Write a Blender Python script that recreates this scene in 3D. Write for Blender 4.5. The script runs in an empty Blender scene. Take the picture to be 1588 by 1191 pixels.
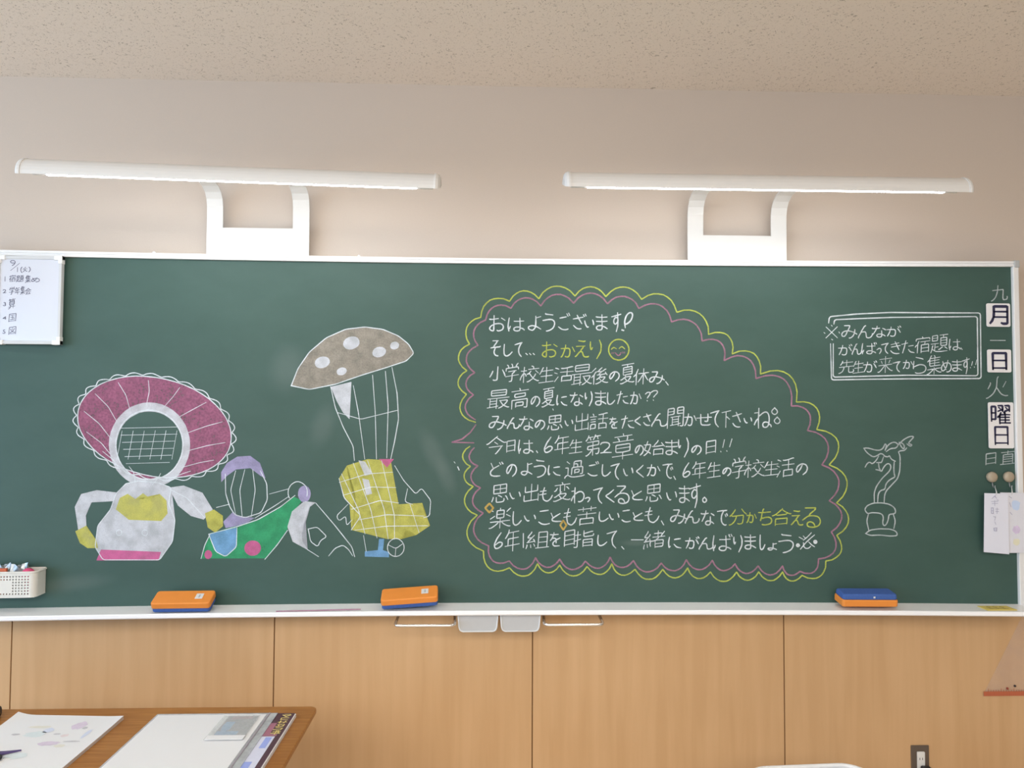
import bpy, bmesh, math, random
from mathutils import Vector, Matrix

C = bpy.context.scene.collection
random.seed(7)

# ------------------------------------------------------------------ camera
def look(yaw, pitch, roll):
    cy, sy, cp, sp = math.cos(yaw), math.sin(yaw), math.cos(pitch), math.sin(pitch)
    fwd = Vector((sy * cp, cy * cp, sp))
    right = Vector((cy, -sy, 0))
    up = right.cross(fwd)
    c, s = math.cos(roll), math.sin(roll)
    r2, u2 = right * c + up * s, up * c - right * s
    return Matrix((r2, u2, -fwd)).transposed()

cam_data = bpy.data.cameras.new('camera')
cam_data.sensor_width = 36.0
cam_data.lens = 1150.0 / 1588.0 * 36.0
cam_data.clip_start = 0.05
cam = bpy.data.objects.new('camera', cam_data)
C.objects.link(cam)
cam.matrix_world = Matrix.Translation((-0.0496, -2.6923, 1.5517)) @ look(0.0347, 0.0378, 0.00435).to_4x4()
bpy.context.scene.camera = cam

# ------------------------------------------------------------------ light and exposure
world = bpy.data.worlds.new('classroom_daylight')
bpy.context.scene.world = world
world.use_nodes = True
bg = world.node_tree.nodes['Background']
bg.inputs['Color'].default_value = (1.0, 0.96, 0.92, 1)
bg.inputs['Strength'].default_value = 0.35

def area(name, loc, target, size, size_y, power, color):
    d = bpy.data.lights.new(name, 'AREA')
    d.shape = 'RECTANGLE'
    d.size, d.size_y, d.energy, d.color = size, size_y, power, color
    o = bpy.data.objects.new(name, d)
    C.objects.link(o)
    o.location = loc
    o.rotation_euler = (Vector(target) - Vector(loc)).to_track_quat('-Z', 'Y').to_euler()
    return o

area('window_daylight', (-4.6, -3.2, 1.5), (0.0, -1.4, 2.3), 4.5, 1.9, 150, (0.44, 0.70, 1.0))
area('ceiling_fluorescents', (-0.5, -3.9, 2.70), (-0.5, -3.3, 0.0), 4.6, 3.4, 335, (1.0, 0.97, 0.92))

vs = bpy.context.scene.view_settings
vs.view_transform = 'Standard'
vs.look = 'None'
vs.gamma = 1.0
vs.use_curve_mapping = False
vs.exposure = 0.0

# board-millimetre data: glyph strokes on a 0..99 square, text boxes, chalk strokes and chalk patches
GLYPHS = {
 '(': '949962922778106600491033302068069900',
 ')': '0000250466189033994596627875409119970099',
 '1': '50995000',
 '2': '0079119421973999579867967791838285737956684438213006 010030069906',
 '3': '001412043600650187079817993092407251 72515451 72519570968091887795639844992097',
 '4': '1336225053747882 869978807800 003215359935',
 '5': '919929982762335774529144993093137705530012030013',
 '6': '809935640524150250049021953960431523',
 '9': '340064158331996097788691599927970788017800710661175443489252',
 '…': '00691829 42695829 84699834',
 '※': '14858514 85871213 48975291 95539945 00490643 48055400',
 '、': '00999900',
 '。': '509905642009700498545099',
 'い': '0087084428044211 889997699941',
 'う': '0060066042657066866297539945983588207813640743012900 8491329524962199',
 'え': '6266585743424034 749866942599 72670964 990494018700750067026107532948323933323006040002',
 'お': '29765680 99697783 287505740076 4804550059007304810886148822892986377944684852482844 28401938093103240016020910032100240127042999',
 'か': '82839945 31723499 00000604152426582871 017049735871636565556433622057085303460135023007',
 'が': '050219342664 29663189 998793979199 85837993 767485619439 260631013700480154065816613361505959556447660063',
 'き': '05758091 08559269 459962678033 0025200750008003',
 'く': '95995071004950249900',
 'こ': '129150958899 0017300265009907',
 'ご': '126940736877 0017300265008505 74958481 90999985',
 'さ': '007350819991 409962698437 0227201150028004',
 'ざ': '006740737579 309148616637 0225200940026004 78958683 92999987',
 'し': '089902540614300165119937',
 'す': '007750849991 6499685966295000 666945772261244345376654',
 'せ': '76709970 75682765 00612763 90088402670043003502300727222795 7599766873377134683358335436',
 'そ': '3056356663906799 48553533332436154109480462007400 21987799 005128554855725892589963',
 'た': '00694881 349922490600 56559261 542966099903',
 'ち': '24422340 2442264324432442 317733934099 204027405247764884469242963799309822951589098005550035002703 908127760077 1526153120392876',
 'つ': '00675093908597495500',
 'て': '008350919999 99996877504958199000',
 'で': '897793759963 6195588847754059384639304616600576008604 84577671 9399649653970091',
 'と': '00891844 908545570831120750019904',
 'ど': '05902255 80827195 889995899987 7403470021010707031100180028033523546574',
 'な': '34793799 778094719966 961082217124 3177296824570726 70587118680559004500360533133520422651287027 0080067728775682',
 'に': '0899005404041419 487975859687 443765119904',
 'ね': '02752678 0016012214422247 9907981296168522 852672315830502449155109540661046704770883168630884487588371767968815779467333632560 2400234925572799',
 'の': '5587384912170239157450978589995988246000',
 'は': '7424872196149909 95777275 041610211436 72743774 7330533144283723351436093906450251016502720974267298 05000413012100430799',
 'ば': '99879499 6922811990139209 89706768 041409191333 67673567 849883938883 682750284226352132143408370449006102670869186790 04000412011900400690',
 'ま': '97855282 528206840086 990973225426 52555299 985860550256 535554165309490437001801060602140622162732295329',
 'み': '993093378440 415844695391539851991898 8445485733571954074600340020041508131613231934443657 48005400600369117621813485498668',
 'め': '216514610344002902180711170926134126 64806699 41264720 41264133 61805968524946374133 530262007504851092189729993998489559916683737577647942772169 41333637304621681590',
 'も': '389922493011600088219944 05715077 00475055',
 'よ': '629762596024400108090527353570279911 62859995',
 'ら': '15042500450060017906901396209928983992468451605538520138 239972917888 012800330675',
 'り': '0289006408442059 8299987494395800',
 'る': '365940677090739870991698 00362151345864598355944699319517860764004001280625122518292436274328532664176903',
 'わ': '03752778 2758346053716774767484719166966099509941963091228214710963075509 0013022316432447 2500244926592999',
 'を': '91024900370228082618312845385942 594767499960 24592358 2459256024602459 36843899 808731830084 592359465555445926572058 0140195728733183',
 'ん': '24492447 2449264924502449 98379928901180046702600456105439504844512147 01000005062020452255327244955399',
 '一': '00509950',
 '下': '456457628648 47924100 00879999',
 '九': '42994071 4071354727262117120705020000 09677374747271237311750979099111951399239731',
 '今': '7644723549034400 41665655 50936581836890659967 13368146 0053075418645599',
 '休': '6363575842342817 6869736480489330 004910591764 67996568 15001860186620743095 997674736468 33685871636964596105',
 '会': '7814742269286430 226626612960706575688074 1703201036303938 99719469817365835394 06359246 8508821378131000 55995294216607570056',
 '先': '963199249717941387107509681065176753 3649333326172010110405000000 55995251 25789387 05459957 136125802892',
 '出': '1183095410521351936394659695 0232000302009713 49065499 99469706',
 '分': '4256383829202212130406010000 729984819967 1259175520537961825979297512680857064809 04531058217032873695',
 '合': '807374677165265923612064 16067713 54995393 7609784278442138193717351500 99699269807466825393 00560657206548915393',
 '図': '597751824883 47384233272617221223 47385139 473831542270 426952615156 01089419 51395635753080308733 5139685975687978 941199969898959907870000',
 '国': '75406548 00059417 79321824 79802473 26517557 48285177 9411999798989699098807870000',
 '変': '065213532469 926683767877 568955975299 49504247 56175915771191109914 66586890 313345194716 10829893 4286405742483940 56175821743575407343373912220521 56174916320810000001',
 '夏': '52825493 4714451834253230 22668674 37343843 85622154 13899899 3843454581498450855486848385548124772374214424423843 9913921080106012551549153810180307000001 57166020733176367337353310190318',
 '始': '3113301727202023 19921470 4858506766906999 20281330063404381270 90144709 9010924290455241494048384604 405954599468 99618584 0000101019232743336930720268',
 '学': '9699899482858079 5475548651924794 2472238119871388 27004102450448135141534467527259 00269938 996898808379087005680456 23538160',
 '宿': '67716353 90364029 88143808 539152964999 003507451649 37689976 8810905587564550424941473802 077208811285959598939886 1300175119592671',
 '小': '002412462067 837695509934 210328003701440347075399',
 '年': '2023225324569365 53005888 25849694 00219934 0258076226852999',
 '後': '24033003410855166021 427645826499 4457476358716176 65226916871292129913 65226021 652279378244794555425143 003907481452 26950474 60214537 889181897180637745753576 345556578864 955788658473 12001554186024713174 5757504344373028',
 '思': '622846364037 752176147409700558023300290128052826 9915913087358435 092709210002 92771367 5249875490559298899915891487124516455249 54955249',
 '指': '45109115 46289234 5083618590969696 18410036 34491843 34750471 99829974937062655264516750715199 45054743484551468951925193489111 000106001201150316072194',
 '日': '95190007 97600348 9412999995991089078705850000',
 '曜': '68607259 80888583 50784383 637456733863 343237364439 03502453 6366639361954192 44199325 9870999796997697 000805810783248525852683222219200117 45339439 494753477450 74517208 73509853 43049710 99799076756772617350 430044405257',
 '最': '87861978 510262077317 42251221 48134111 13354339 19781965236481718472867688978599239120881978 11041450 564188459144914187337518 40004453 00024110 99600348 594163317218881093089809',
 '月': '22359644 97722563 00001215213524542688279030919599999893149010810870076109',
 '来': '76608578 56456632772291139913 48433225221307010002 31562570 15809690 55995000 06414246514461489753',
 '校': '7182729368986299 20680668 20682169 0014012213481953 9713921288136826 3138314228511955 21693471 21692392 68296826 6829613553504754 682975388253 3604410548096826 82739658 45799986 17002068 576945523750',
 '楽': '52885398 00000700221038234331 97139012741863265833 828294959999 198213850885 98598068 06452659 69713667 52514902 5251384935513783408668897086685665535251 062939334632553362369540',
 '活': '01571452 19310000 238210870688 99693161 65386891 360139324035864188418939881486113705 97999199659044863687',
 '火': '2071216819620943 92777852 484852456327731789129914 57995292485038303019191006010000',
 '生': '98832073 00009912 15409149 49065599 0655207527923297',
 '目': '98730461 02349646 00079419 9411999698999499108906870000',
 '直': '53915399 83451937 20538461 49745290 18208228 00009812 1703216825704673827785768111 99960985',
 '章': '729273846973 336932772680 52995490 84481639 96190007 48004927 492781338337846080611853174916254927 12849395 04649976',
 '第': '298632783574 79928281 00000701210935214130 66127111781283148723883785374732 19854989 649268929996 4630363112281338154484548757877184711162 6699639355805076 45044967 0269077319862194',
 '算': '85661958 47805281 80848384 00010800170625122919 288629782870 18861993 84551847 639159895281 63916499 32213336 52735281 68087040 63919996 333636377141824484478577827721691965173619353336 02179629 797779837792 087716854789',
 '組': '54369341 246310610963106924912697 95705665 21062022 000005170422 34273814 5205579158946195939995979110 99114203 37430434 393835523254 083712443778',
 '緒': '7066696061545949 17251809 09400941 229621900969066308612063 321529293442 91345429 010000070423 31432955 1142124211431142 67676999 518482888985 53095446 816883759897 99714364 08401142 3179307425662162175609450839 531289179248905258494343264308390337',
 '聞': '77246521 05744278 30286632 31396743 61819885 000006861089379241924288416939650460 31512915 751384119113931699969798949966966292617062689771 65126755 65201813 22507757',
 '苦': '82131105 47374969 00539865 99920380 73997178 29723093 8210843782401633133212301000',
 '話': '29480344 30620458 89144709 169220862081 00733577 99694663 70407493 00000330263328332930281227090105 891190415237493649344705 9799909970924988',
 '過': '00000105051010151617 25811292 161730093808520890159920 1617185617580557 656466824780 826784978398819948944562 5028514652497152744871355032 34213760806689679164893086277826',
 '集': '43263921210807000000 207415720765 58286223781592129914 598857975399 49025136 87642056 21698778 57875445 939131832784 052339284627552861319535 3698309327862381227720429350',
 '題': '58669270 24304333 73827696 41791176 942483328033 4419501962306832 58529256 46510346 22132648 1176116312623665406741904093148912871176 925691458942573959796280928393819256 55949999 1338103308200000 93135208330826090820',
 '高': '0000023803400641915192488914871284107211 518850974799 807881667763225518571968227176788078 230924272631633567356833672265192314 99940182',
 '！': '99995837 08071401',
 '？': '007740979299997760514033 36074001',
 'P月': '21389938 99692269 00021217203822592296239826999599999798059501860074006404',
 'P日': '99080008 99540054 9901989894990599019800950000',
 'P曜': '66617059 76898283 46833989 607753763568 333536394342 00592259 6068599756993699 44209420 9668959792997299 001400920294199421932291222619240024 44359435 475051497349 73507305 72509749 44049904 96778775726870617249 440043435060',
}
TEXT = {
 'greeting_line': [('お',-39,1841,16,1896), ('は',27,1841,85,1888), ('よ',97,1843,144,1896), ('う',152,1842,194,1905), ('ご',208,1847,248,1907), ('ざ',261,1849,307,1904), ('い',302,1855,334,1883), ('ま',343,1847,383,1902), ('す',399,1842,432,1910)],
 'second_line': [('そ',-34,1752,0,1806), ('し',12,1750,42,1793), ('て',52,1750,77,1800), ('…',91,1753,122,1765)],
 'third_line': [('小',-37,1664,17,1713), ('学',19,1660,65,1726), ('校',71,1657,138,1716), ('生',138,1656,189,1712), ('活',194,1661,261,1715), ('最',255,1649,327,1724), ('後',327,1652,385,1712), ('の',390,1664,427,1699), ('夏',430,1654,479,1728), ('休',478,1651,532,1709), ('み',535,1656,588,1698), ('、',593,1651,602,1663)],
 'fourth_line': [('最',-46,1564,32,1632), ('高',41,1562,101,1636), ('の',109,1572,142,1609), ('夏',149,1570,193,1640), ('に',202,1575,238,1612), ('な',250,1576,295,1622), ('り',304,1575,329,1626), ('ま',340,1578,378,1628), ('し',383,1579,410,1622), ('た',418,1583,458,1627), ('か',466,1583,504,1625), ('？',520,1593,537,1625), ('？',539,1595,564,1631)],
 'fifth_line': [('み',-38,1490,22,1536), ('ん',26,1493,69,1531), ('な',69,1489,118,1536), ('の',124,1490,160,1524), ('思',169,1489,221,1542), ('い',232,1503,259,1524), ('出',268,1487,315,1548), ('話',322,1490,385,1550), ('を',392,1496,419,1534), ('た',434,1496,478,1540), ('く',480,1507,502,1537), ('さ',513,1505,540,1547), ('ん',542,1503,599,1548), ('聞',598,1496,658,1573), ('か',660,1506,702,1548), ('せ',704,1508,757,1548), ('て',754,1502,784,1560), ('下',795,1500,826,1560), ('さ',833,1500,865,1554), ('い',874,1515,901,1535), ('ね',911,1498,971,1569)],
 'sixth_line': [('今',-47,1403,22,1465), ('日',24,1409,54,1452), ('は',66,1405,118,1452), ('、',130,1408,134,1414), ('6',156,1407,188,1463), ('年',195,1404,246,1468), ('生',247,1405,292,1454), ('第',306,1396,359,1472), ('2',359,1407,397,1445), ('章',401,1386,476,1476), ('の',482,1400,513,1436), ('始',514,1398,588,1453), ('ま',592,1402,634,1453), ('り',638,1394,674,1462), ('の',684,1403,720,1436), ('日',737,1405,772,1454), ('！',788,1412,803,1456), ('！',809,1414,830,1459)],
 'seventh_line': [('ど',-33,1324,12,1374), ('の',23,1324,60,1367), ('よ',74,1327,114,1371), ('う',122,1321,163,1382), ('に',172,1326,214,1362), ('過',231,1317,301,1380), ('ご',314,1326,352,1377), ('し',364,1324,394,1366), ('て',396,1314,426,1370), ('い',441,1325,474,1354), ('く',486,1322,512,1364), ('か',526,1327,571,1366), ('で',582,1318,617,1369), ('、',621,1314,627,1325), ('6',652,1321,680,1373), ('年',687,1319,735,1377), ('生',741,1320,787,1375), ('の',795,1328,826,1357), ('学',830,1319,879,1395), ('校',874,1322,944,1385), ('生',942,1328,995,1379), ('活',990,1324,1052,1392), ('の',1058,1333,1100,1373)],
 'eighth_line': [('思',-28,1232,29,1297), ('い',36,1243,73,1268), ('出',86,1235,137,1296), ('も',142,1235,187,1284), ('変',191,1235,250,1302), ('わ',255,1230,300,1284), ('つ',304,1234,321,1251), ('て',334,1229,366,1284), ('く',376,1233,407,1277), ('る',410,1228,461,1290), ('と',470,1241,508,1277), ('思',520,1236,576,1298), ('い',595,1239,630,1270), ('ま',640,1232,676,1291), ('す',676,1214,716,1299), ('。',722,1232,739,1251)],
 'ninth_line': [('楽',-37,1140,39,1212), ('し',47,1150,77,1199), ('い',88,1165,127,1187), ('こ',139,1154,177,1204), ('と',183,1164,218,1197), ('も',228,1151,273,1210), ('苦',278,1151,343,1218), ('し',353,1164,386,1198), ('い',390,1170,424,1193), ('こ',435,1163,465,1205), ('と',475,1168,510,1199), ('も',517,1160,567,1214), ('、',576,1153,584,1167), ('み',609,1159,666,1206), ('ん',661,1159,711,1203), ('な',718,1153,764,1203), ('で',776,1152,812,1205)],
 'tenth_line': [('6',-20,1068,12,1125), ('年',20,1061,70,1135), ('1',81,1073,88,1122), ('組',94,1069,174,1129), ('を',180,1078,215,1125), ('目',230,1077,267,1135), ('指',264,1073,334,1132), ('し',348,1078,381,1116), ('て',382,1071,416,1131), ('、',434,1067,442,1076)],
 'closing_words': [('一',469,1096,511,1104), ('緒',512,1067,588,1132), ('に',601,1070,645,1109), ('が',662,1070,710,1111), ('ん',710,1067,761,1107), ('ば',759,1062,828,1120), ('り',834,1058,864,1116), ('ま',873,1068,912,1118), ('し',927,1064,945,1118), ('よ',954,1064,986,1089), ('う',994,1056,1046,1121)],
 'welcome_back_words': [('お',150,1749,203,1803), ('か',217,1749,266,1792), ('え',268,1750,316,1808), ('り',322,1744,362,1811)],
 'sharing_words': [('分',818,1153,880,1210), ('か',881,1162,915,1197), ('ち',923,1154,970,1210), ('合',972,1152,1039,1212), ('え',1039,1154,1081,1204), ('る',1080,1146,1144,1215)],
 'notice_heading': [('※',1164,1816,1220,1870), ('み',1228,1823,1282,1868), ('ん',1287,1823,1338,1868), ('な',1337,1827,1385,1866), ('が',1389,1830,1440,1867)],
 'notice_middle_line': [('が',1215,1762,1264,1800), ('ん',1264,1764,1298,1802), ('ば',1299,1766,1352,1807), ('つ',1353,1767,1369,1788), ('て',1370,1768,1394,1805), ('き',1402,1767,1439,1810), ('た',1442,1770,1486,1814), ('宿',1490,1770,1543,1828), ('題',1545,1770,1607,1838), ('は',1611,1781,1651,1820), ('、',1653,1783,1657,1789)],
 'notice_last_line': [('先',1215,1695,1269,1743), ('生',1266,1696,1304,1740), ('が',1304,1701,1352,1741), ('来',1355,1699,1407,1757), ('て',1410,1702,1435,1739), ('か',1446,1714,1480,1744), ('ら',1482,1697,1527,1754), ('集',1530,1693,1581,1761), ('め',1582,1702,1617,1744), ('ま',1621,1705,1654,1745), ('す',1656,1696,1682,1754), ('！',1684,1717,1693,1740), ('！',1698,1719,1708,1746)],
 'month_number': [('九',1764,1958,1821,2014)],
 'day_number': [('一',1758,1811,1810,1821)],
 'weekday_character': [('火',1739,1608,1815,1686)],
 'duty_heading': [('日',1733,1371,1769,1414), ('直',1784,1372,1836,1421)],
}
STROKES = {
 'bubble_outline': [
  ('y',4.6,[(-87,1515),(-110,1522),(-124,1531),(-134,1541),(-140,1553),(-143,1566),(-141,1580),(-134,1596),(-120,1614),(-135,1625),(-144,1636),(-149,1646),(-150,1657),(-148,1667),(-143,1677),(-134,1688),(-119,1698),(-135,1711),(-144,1724),(-149,1736),(-149,1748),(-146,1760),(-140,1772),(-128,1783),(-110,1793),(-120,1811),(-123,1826),(-123,1840),(-120,1853),(-114,1864),(-104,1874),(-91,1883),(-71,1889),(-67,1912),(-60,1929),(-50,1941),(-38,1951),(-24,1956),(-8,1958),(10,1957),(32,1948),(44,1966),(56,1976),(68,1983),(81,1986),(95,1985),(108,1981),(122,1973),(137,1958),(151,1980),(167,1993),(182,2001),(199,2004),(215,2003),(232,1998),(249,1988),(267,1969),(281,1986),(295,1996),(309,2001),(323,2003),(337,2001),(351,1995),(364,1985),(378,1968),(396,1986),(412,1997),(429,2002),(445,2003),(461,2000),(477,1992),(492,1980),(507,1959),(530,1973),(550,1979),(568,1979),(585,1976),(600,1968),(614,1956),(625,1938),(634,1913),(661,1921),(682,1921),(700,1917),(716,1909),(729,1897),(739,1882),(747,1862),(748,1834),(772,1841),(790,1841),(805,1838),(817,1831),(826,1820),(833,1806),(836,1788),(833,1764),(859,1774),(880,1775),(897,1772),(911,1766),(922,1754),(930,1739),(935,1720),(934,1692),(969,1703),(996,1705),(1018,1700),(1036,1690),(1050,1675),(1060,1655),(1065,1628),(1062,1592),(1090,1593),(1109,1589),(1124,1581),(1135,1570),(1142,1556),(1145,1539),(1143,1519),(1134,1494),(1166,1488),(1187,1478),(1202,1465),(1210,1450),(1212,1434),(1209,1415),(1199,1393),(1177,1368),(1205,1356),(1223,1342),(1234,1327),(1240,1310),(1240,1293),(1235,1275),(1224,1255),(1202,1233),(1223,1219),(1235,1204),(1242,1190),(1244,1176),(1242,1161),(1235,1147),(1222,1132),(1201,1118),(1212,1100),(1217,1084),(1218,1070),(1215,1058),(1208,1048),(1197,1039),(1183,1031),(1161,1027),(1160,1005),(1154,990),(1147,979),(1137,971),(1126,966),(1112,965),(1096,967),(1076,976),(1065,965),(1055,959),(1046,956),(1037,956),(1028,959),(1020,965),(1013,974),(1007,988),(996,973),(985,964),(975,958),(964,957),(954,958),(943,964),(933,972),(922,988),(912,973),(902,965),(892,960),(882,958),(872,960),(862,965),(852,973),(843,987),(831,971),(819,961),(808,955),(796,954),(785,955),(773,961),(762,970),(750,987),(737,974),(726,967),(715,964),(704,964),(694,968),(685,974),(676,985),(669,1001),(658,985),(648,975),(637,969),(626,966),(615,967),(603,972),(592,981),(580,996),(567,979),(555,968),(543,962),(530,961),(518,962),(506,968),(494,979),(481,996),(467,984),(455,978),(444,975),(433,976),(423,980),(414,987),(406,998),(399,1016),(390,998),(380,988),(370,981),(359,978),(348,979),(336,983),(324,991),(311,1006),(298,989),(285,979),(273,974),(261,973),(249,975),(237,982),(225,993),(214,1011),(203,997),(193,989),(183,985),(173,984),(163,986),(153,992),(144,1001),(135,1016),(125,996),(114,984),(103,976),(91,973),(78,973),(65,977),(51,986),(36,1002),(14,993),(-4,990),(-19,992),(-32,998),(-42,1007),(-50,1020),(-55,1037),(-56,1061),(-82,1073),(-98,1086),(-109,1101),(-114,1116),(-115,1132),(-110,1149),(-100,1167),(-79,1187),(-100,1197),(-112,1208),(-120,1220),(-124,1232),(-124,1245),(-120,1258),(-111,1272),(-94,1288),(-109,1295),(-118,1303),(-123,1311),(-126,1320),(-126,1329),(-123,1338),(-116,1348),(-104,1359),(-118,1367),(-125,1376),(-130,1384),(-132,1393),(-131,1402),(-127,1410),(-120,1420),(-107,1429)]),
 ],
 'bubble_outline_pink': [
  ('p',5.2,[(-88,1524),(-104,1534),(-115,1544),(-121,1555),(-124,1566),(-123,1577),(-118,1588),(-110,1600),(-95,1612),(-109,1623),(-117,1633),(-121,1643),(-122,1653),(-120,1663),(-115,1672),(-106,1682),(-91,1691),(-107,1705),(-116,1718),(-121,1731),(-121,1744),(-118,1756),(-111,1767),(-99,1778),(-80,1789),(-90,1804),(-95,1818),(-96,1831),(-94,1842),(-89,1853),(-81,1863),(-70,1872),(-53,1880),(-48,1899),(-41,1912),(-32,1922),(-21,1929),(-9,1933),(4,1934),(19,1932),(37,1923),(49,1941),(62,1952),(75,1958),(88,1961),(102,1960),(115,1956),(130,1947),(144,1932),(157,1951),(171,1963),(185,1971),(200,1974),(215,1974),(230,1969),(246,1960),(262,1943),(278,1962),(293,1972),(308,1978),(324,1980),(339,1978),(354,1972),(369,1961),(384,1942),(400,1957),(416,1966),(431,1969),(446,1969),(459,1965),(473,1958),(486,1946),(497,1926),(520,1938),(539,1943),(556,1943),(572,1939),(585,1931),(598,1919),(608,1902),(615,1878),(639,1886),(659,1888),(676,1885),(691,1878),(704,1868),(714,1854),(722,1836),(725,1810),(748,1816),(765,1816),(780,1812),(791,1805),(799,1795),(805,1781),(807,1764),(804,1740),(831,1753),(852,1758),(870,1756),(886,1750),(899,1740),(909,1725),(916,1705),(918,1676),(952,1686),(978,1688),(1000,1683),(1018,1674),(1031,1659),(1041,1639),(1046,1613),(1044,1578),(1067,1578),(1084,1573),(1096,1566),(1105,1556),(1111,1544),(1112,1529),(1110,1512),(1101,1490),(1130,1484),(1149,1474),(1163,1462),(1171,1448),(1175,1432),(1174,1413),(1167,1392),(1151,1368),(1177,1357),(1194,1344),(1205,1329),(1211,1314),(1211,1298),(1207,1280),(1196,1261),(1176,1240),(1197,1228),(1209,1215),(1217,1202),(1220,1188),(1218,1174),(1212,1160),(1201,1145),(1182,1130),(1193,1110),(1198,1093),(1198,1078),(1194,1065),(1186,1054),(1174,1045),(1158,1038),(1135,1034),(1134,1017),(1131,1004),(1125,995),(1118,988),(1109,984),(1098,983),(1085,984),(1069,990),(1058,982),(1048,977),(1039,976),(1031,977),(1023,980),(1017,987),(1011,996),(1007,1009),(996,994),(985,984),(974,979),(963,977),(952,979),(942,984),(931,993),(920,1009),(908,995),(897,987),(886,983),(876,982),(866,985),(856,991),(847,1000),(838,1016),(826,1003),(814,996),(803,992),(793,992),(783,995),(774,1002),(765,1012),(757,1028),(745,1011),(733,1002),(721,996),(709,995),(698,997),(686,1003),(675,1013),(664,1030),(655,1012),(645,1001),(635,995),(624,991),(612,992),(600,995),(588,1003),(575,1018),(561,1001),(547,992),(534,988),(522,987),(510,990),(498,997),(487,1008),(476,1027),(464,1014),(452,1006),(441,1003),(430,1003),(420,1006),(410,1012),(401,1023),(393,1039),(385,1022),(375,1011),(365,1004),(354,1000),(343,1000),(331,1004),(319,1011),(305,1025),(293,1009),(280,1001),(268,996),(257,995),(246,998),(235,1004),(224,1015),(214,1032),(202,1017),(191,1009),(180,1004),(169,1003),(159,1006),(148,1012),(138,1021),(128,1037),(119,1019),(109,1008),(98,1000),(86,997),(74,998),(62,1002),(49,1010),(35,1026),(16,1019),(2,1018),(-11,1020),(-21,1025),(-29,1034),(-35,1044),(-39,1059),(-38,1079),(-62,1090),(-77,1102),(-86,1116),(-91,1130),(-91,1144),(-87,1160),(-77,1177),(-58,1194),(-75,1204),(-86,1214),(-93,1224),(-96,1235),(-95,1246),(-91,1258),(-83,1270),(-68,1283),(-84,1291),(-93,1299),(-99,1309),(-102,1318),(-102,1328),(-98,1338),(-91,1349),(-78,1361),(-91,1366),(-100,1373),(-105,1380),(-108,1387),(-109,1396),(-106,1404),(-101,1414),(-91,1424)]),
  ('p',5.2,[(-86,1506),(-105,1479),(-134,1455),(-170,1444),(-93,1442)]),
 ],
 'greeting_line': [
  ('w',5.2,[(448,1856),(445,1879),(453,1903),(467,1913),(476,1905),(470,1884),(458,1872),(448,1868)]),
  ('w',7,[(436,1848),(442,1846)]),
 ],
 'star_pair': [
  ('w',3.6,[(984,1571),(997,1557),(984,1544),(970,1557),(984,1571)]),
 ],
 'star_pair_low': [
  ('w',3.6,[(993,1538),(1006,1524),(993,1511),(979,1524),(993,1538)]),
 ],
 'yellow_sparkle': [
  ('o',6.5,[(-36,1228),(-22,1212),(-36,1196),(-51,1212),(-36,1228),(-22,1212)]),
 ],
 'yellow_sparkle_low': [
  ('o',6.5,[(226,1168),(238,1152),(226,1135),(215,1152),(226,1168),(238,1152)]),
 ],
 'smiley_face': [
  ('y',4.8,[(461,1777),(460,1767),(456,1758),(450,1750),(443,1744),(434,1741),(424,1739),(415,1741),(406,1744),(399,1750),(393,1758),(389,1767),(388,1776),(389,1786),(393,1795),(399,1803),(406,1809),(415,1813),(424,1814),(434,1813),(443,1809),(450,1803),(456,1796),(460,1787),(461,1777)]),
  ('y',4,[(398,1778),(406,1786),(416,1780)]),
  ('y',4,[(426,1781),(435,1790),(446,1780)]),
  ('p',4,[(412,1766),(418,1758),(424,1755),(430,1760),(432,1767)]),
  ('p',2.5,[(400,1767),(398,1762)]),
  ('p',2.5,[(438,1769),(436,1764)]),
  ('p',2.5,[(404,1767),(402,1762)]),
  ('p',2.5,[(442,1769),(440,1764)]),
  ('p',2.5,[(408,1767),(406,1762)]),
  ('p',2.5,[(446,1769),(445,1764)]),
 ],
 'closing_doodle': [
  ('w',8,[(1066,1082),(1064,1080),(1062,1079),(1060,1080),(1059,1082),(1060,1084),(1062,1085),(1065,1084),(1066,1082)]),
  ('w',8,[(1128,1095),(1127,1092),(1124,1091),(1122,1092),(1121,1095),(1122,1097),(1124,1098),(1127,1097),(1128,1095)]),
  ('w',3.6,[(1067,1111),(1080,1104)]),
  ('w',3.6,[(1082,1115),(1090,1106)]),
  ('w',3.6,[(1111,1127),(1097,1112),(1082,1100)]),
  ('w',3.6,[(1122,1119),(1106,1106),(1089,1090),(1071,1068)]),
  ('w',3.6,[(1082,1092),(1084,1073),(1099,1070),(1108,1079)]),
  ('w',3.6,[(1101,1094),(1112,1083),(1122,1077)]),
 ],
 'notice_frame': [
  ('w',4.4,[(1181,1877),(1184,1900),(1283,1910),(1404,1916),(1562,1915),(1724,1915),(1723,1796),(1722,1679),(1456,1677),(1326,1675),(1189,1672),(1187,1802)]),
  ('w',4.4,[(1200,1873),(1202,1889),(1283,1893),(1404,1898),(1562,1900),(1713,1902),(1712,1796),(1711,1689),(1457,1690),(1327,1686),(1195,1682),(1197,1802)]),
 ],
 'dragon_sketch': [
  ('g',4.2,[(1301,1428),(1316,1429),(1339,1422),(1358,1420),(1370,1428),(1374,1437),(1378,1445),(1383,1437),(1377,1422)]),
  ('g',4.2,[(1301,1428),(1312,1412),(1334,1396),(1350,1402),(1360,1410),(1371,1406),(1375,1399),(1388,1397),(1392,1403),(1398,1389),(1413,1382)]),
  ('g',4.2,[(1305,1360),(1313,1375),(1323,1379),(1330,1371),(1344,1383),(1354,1400)]),
  ('g',4.2,[(1346,1377),(1359,1377),(1364,1377),(1371,1397)]),
  ('g',4.2,[(1353,1374),(1355,1356),(1359,1352)]),
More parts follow.
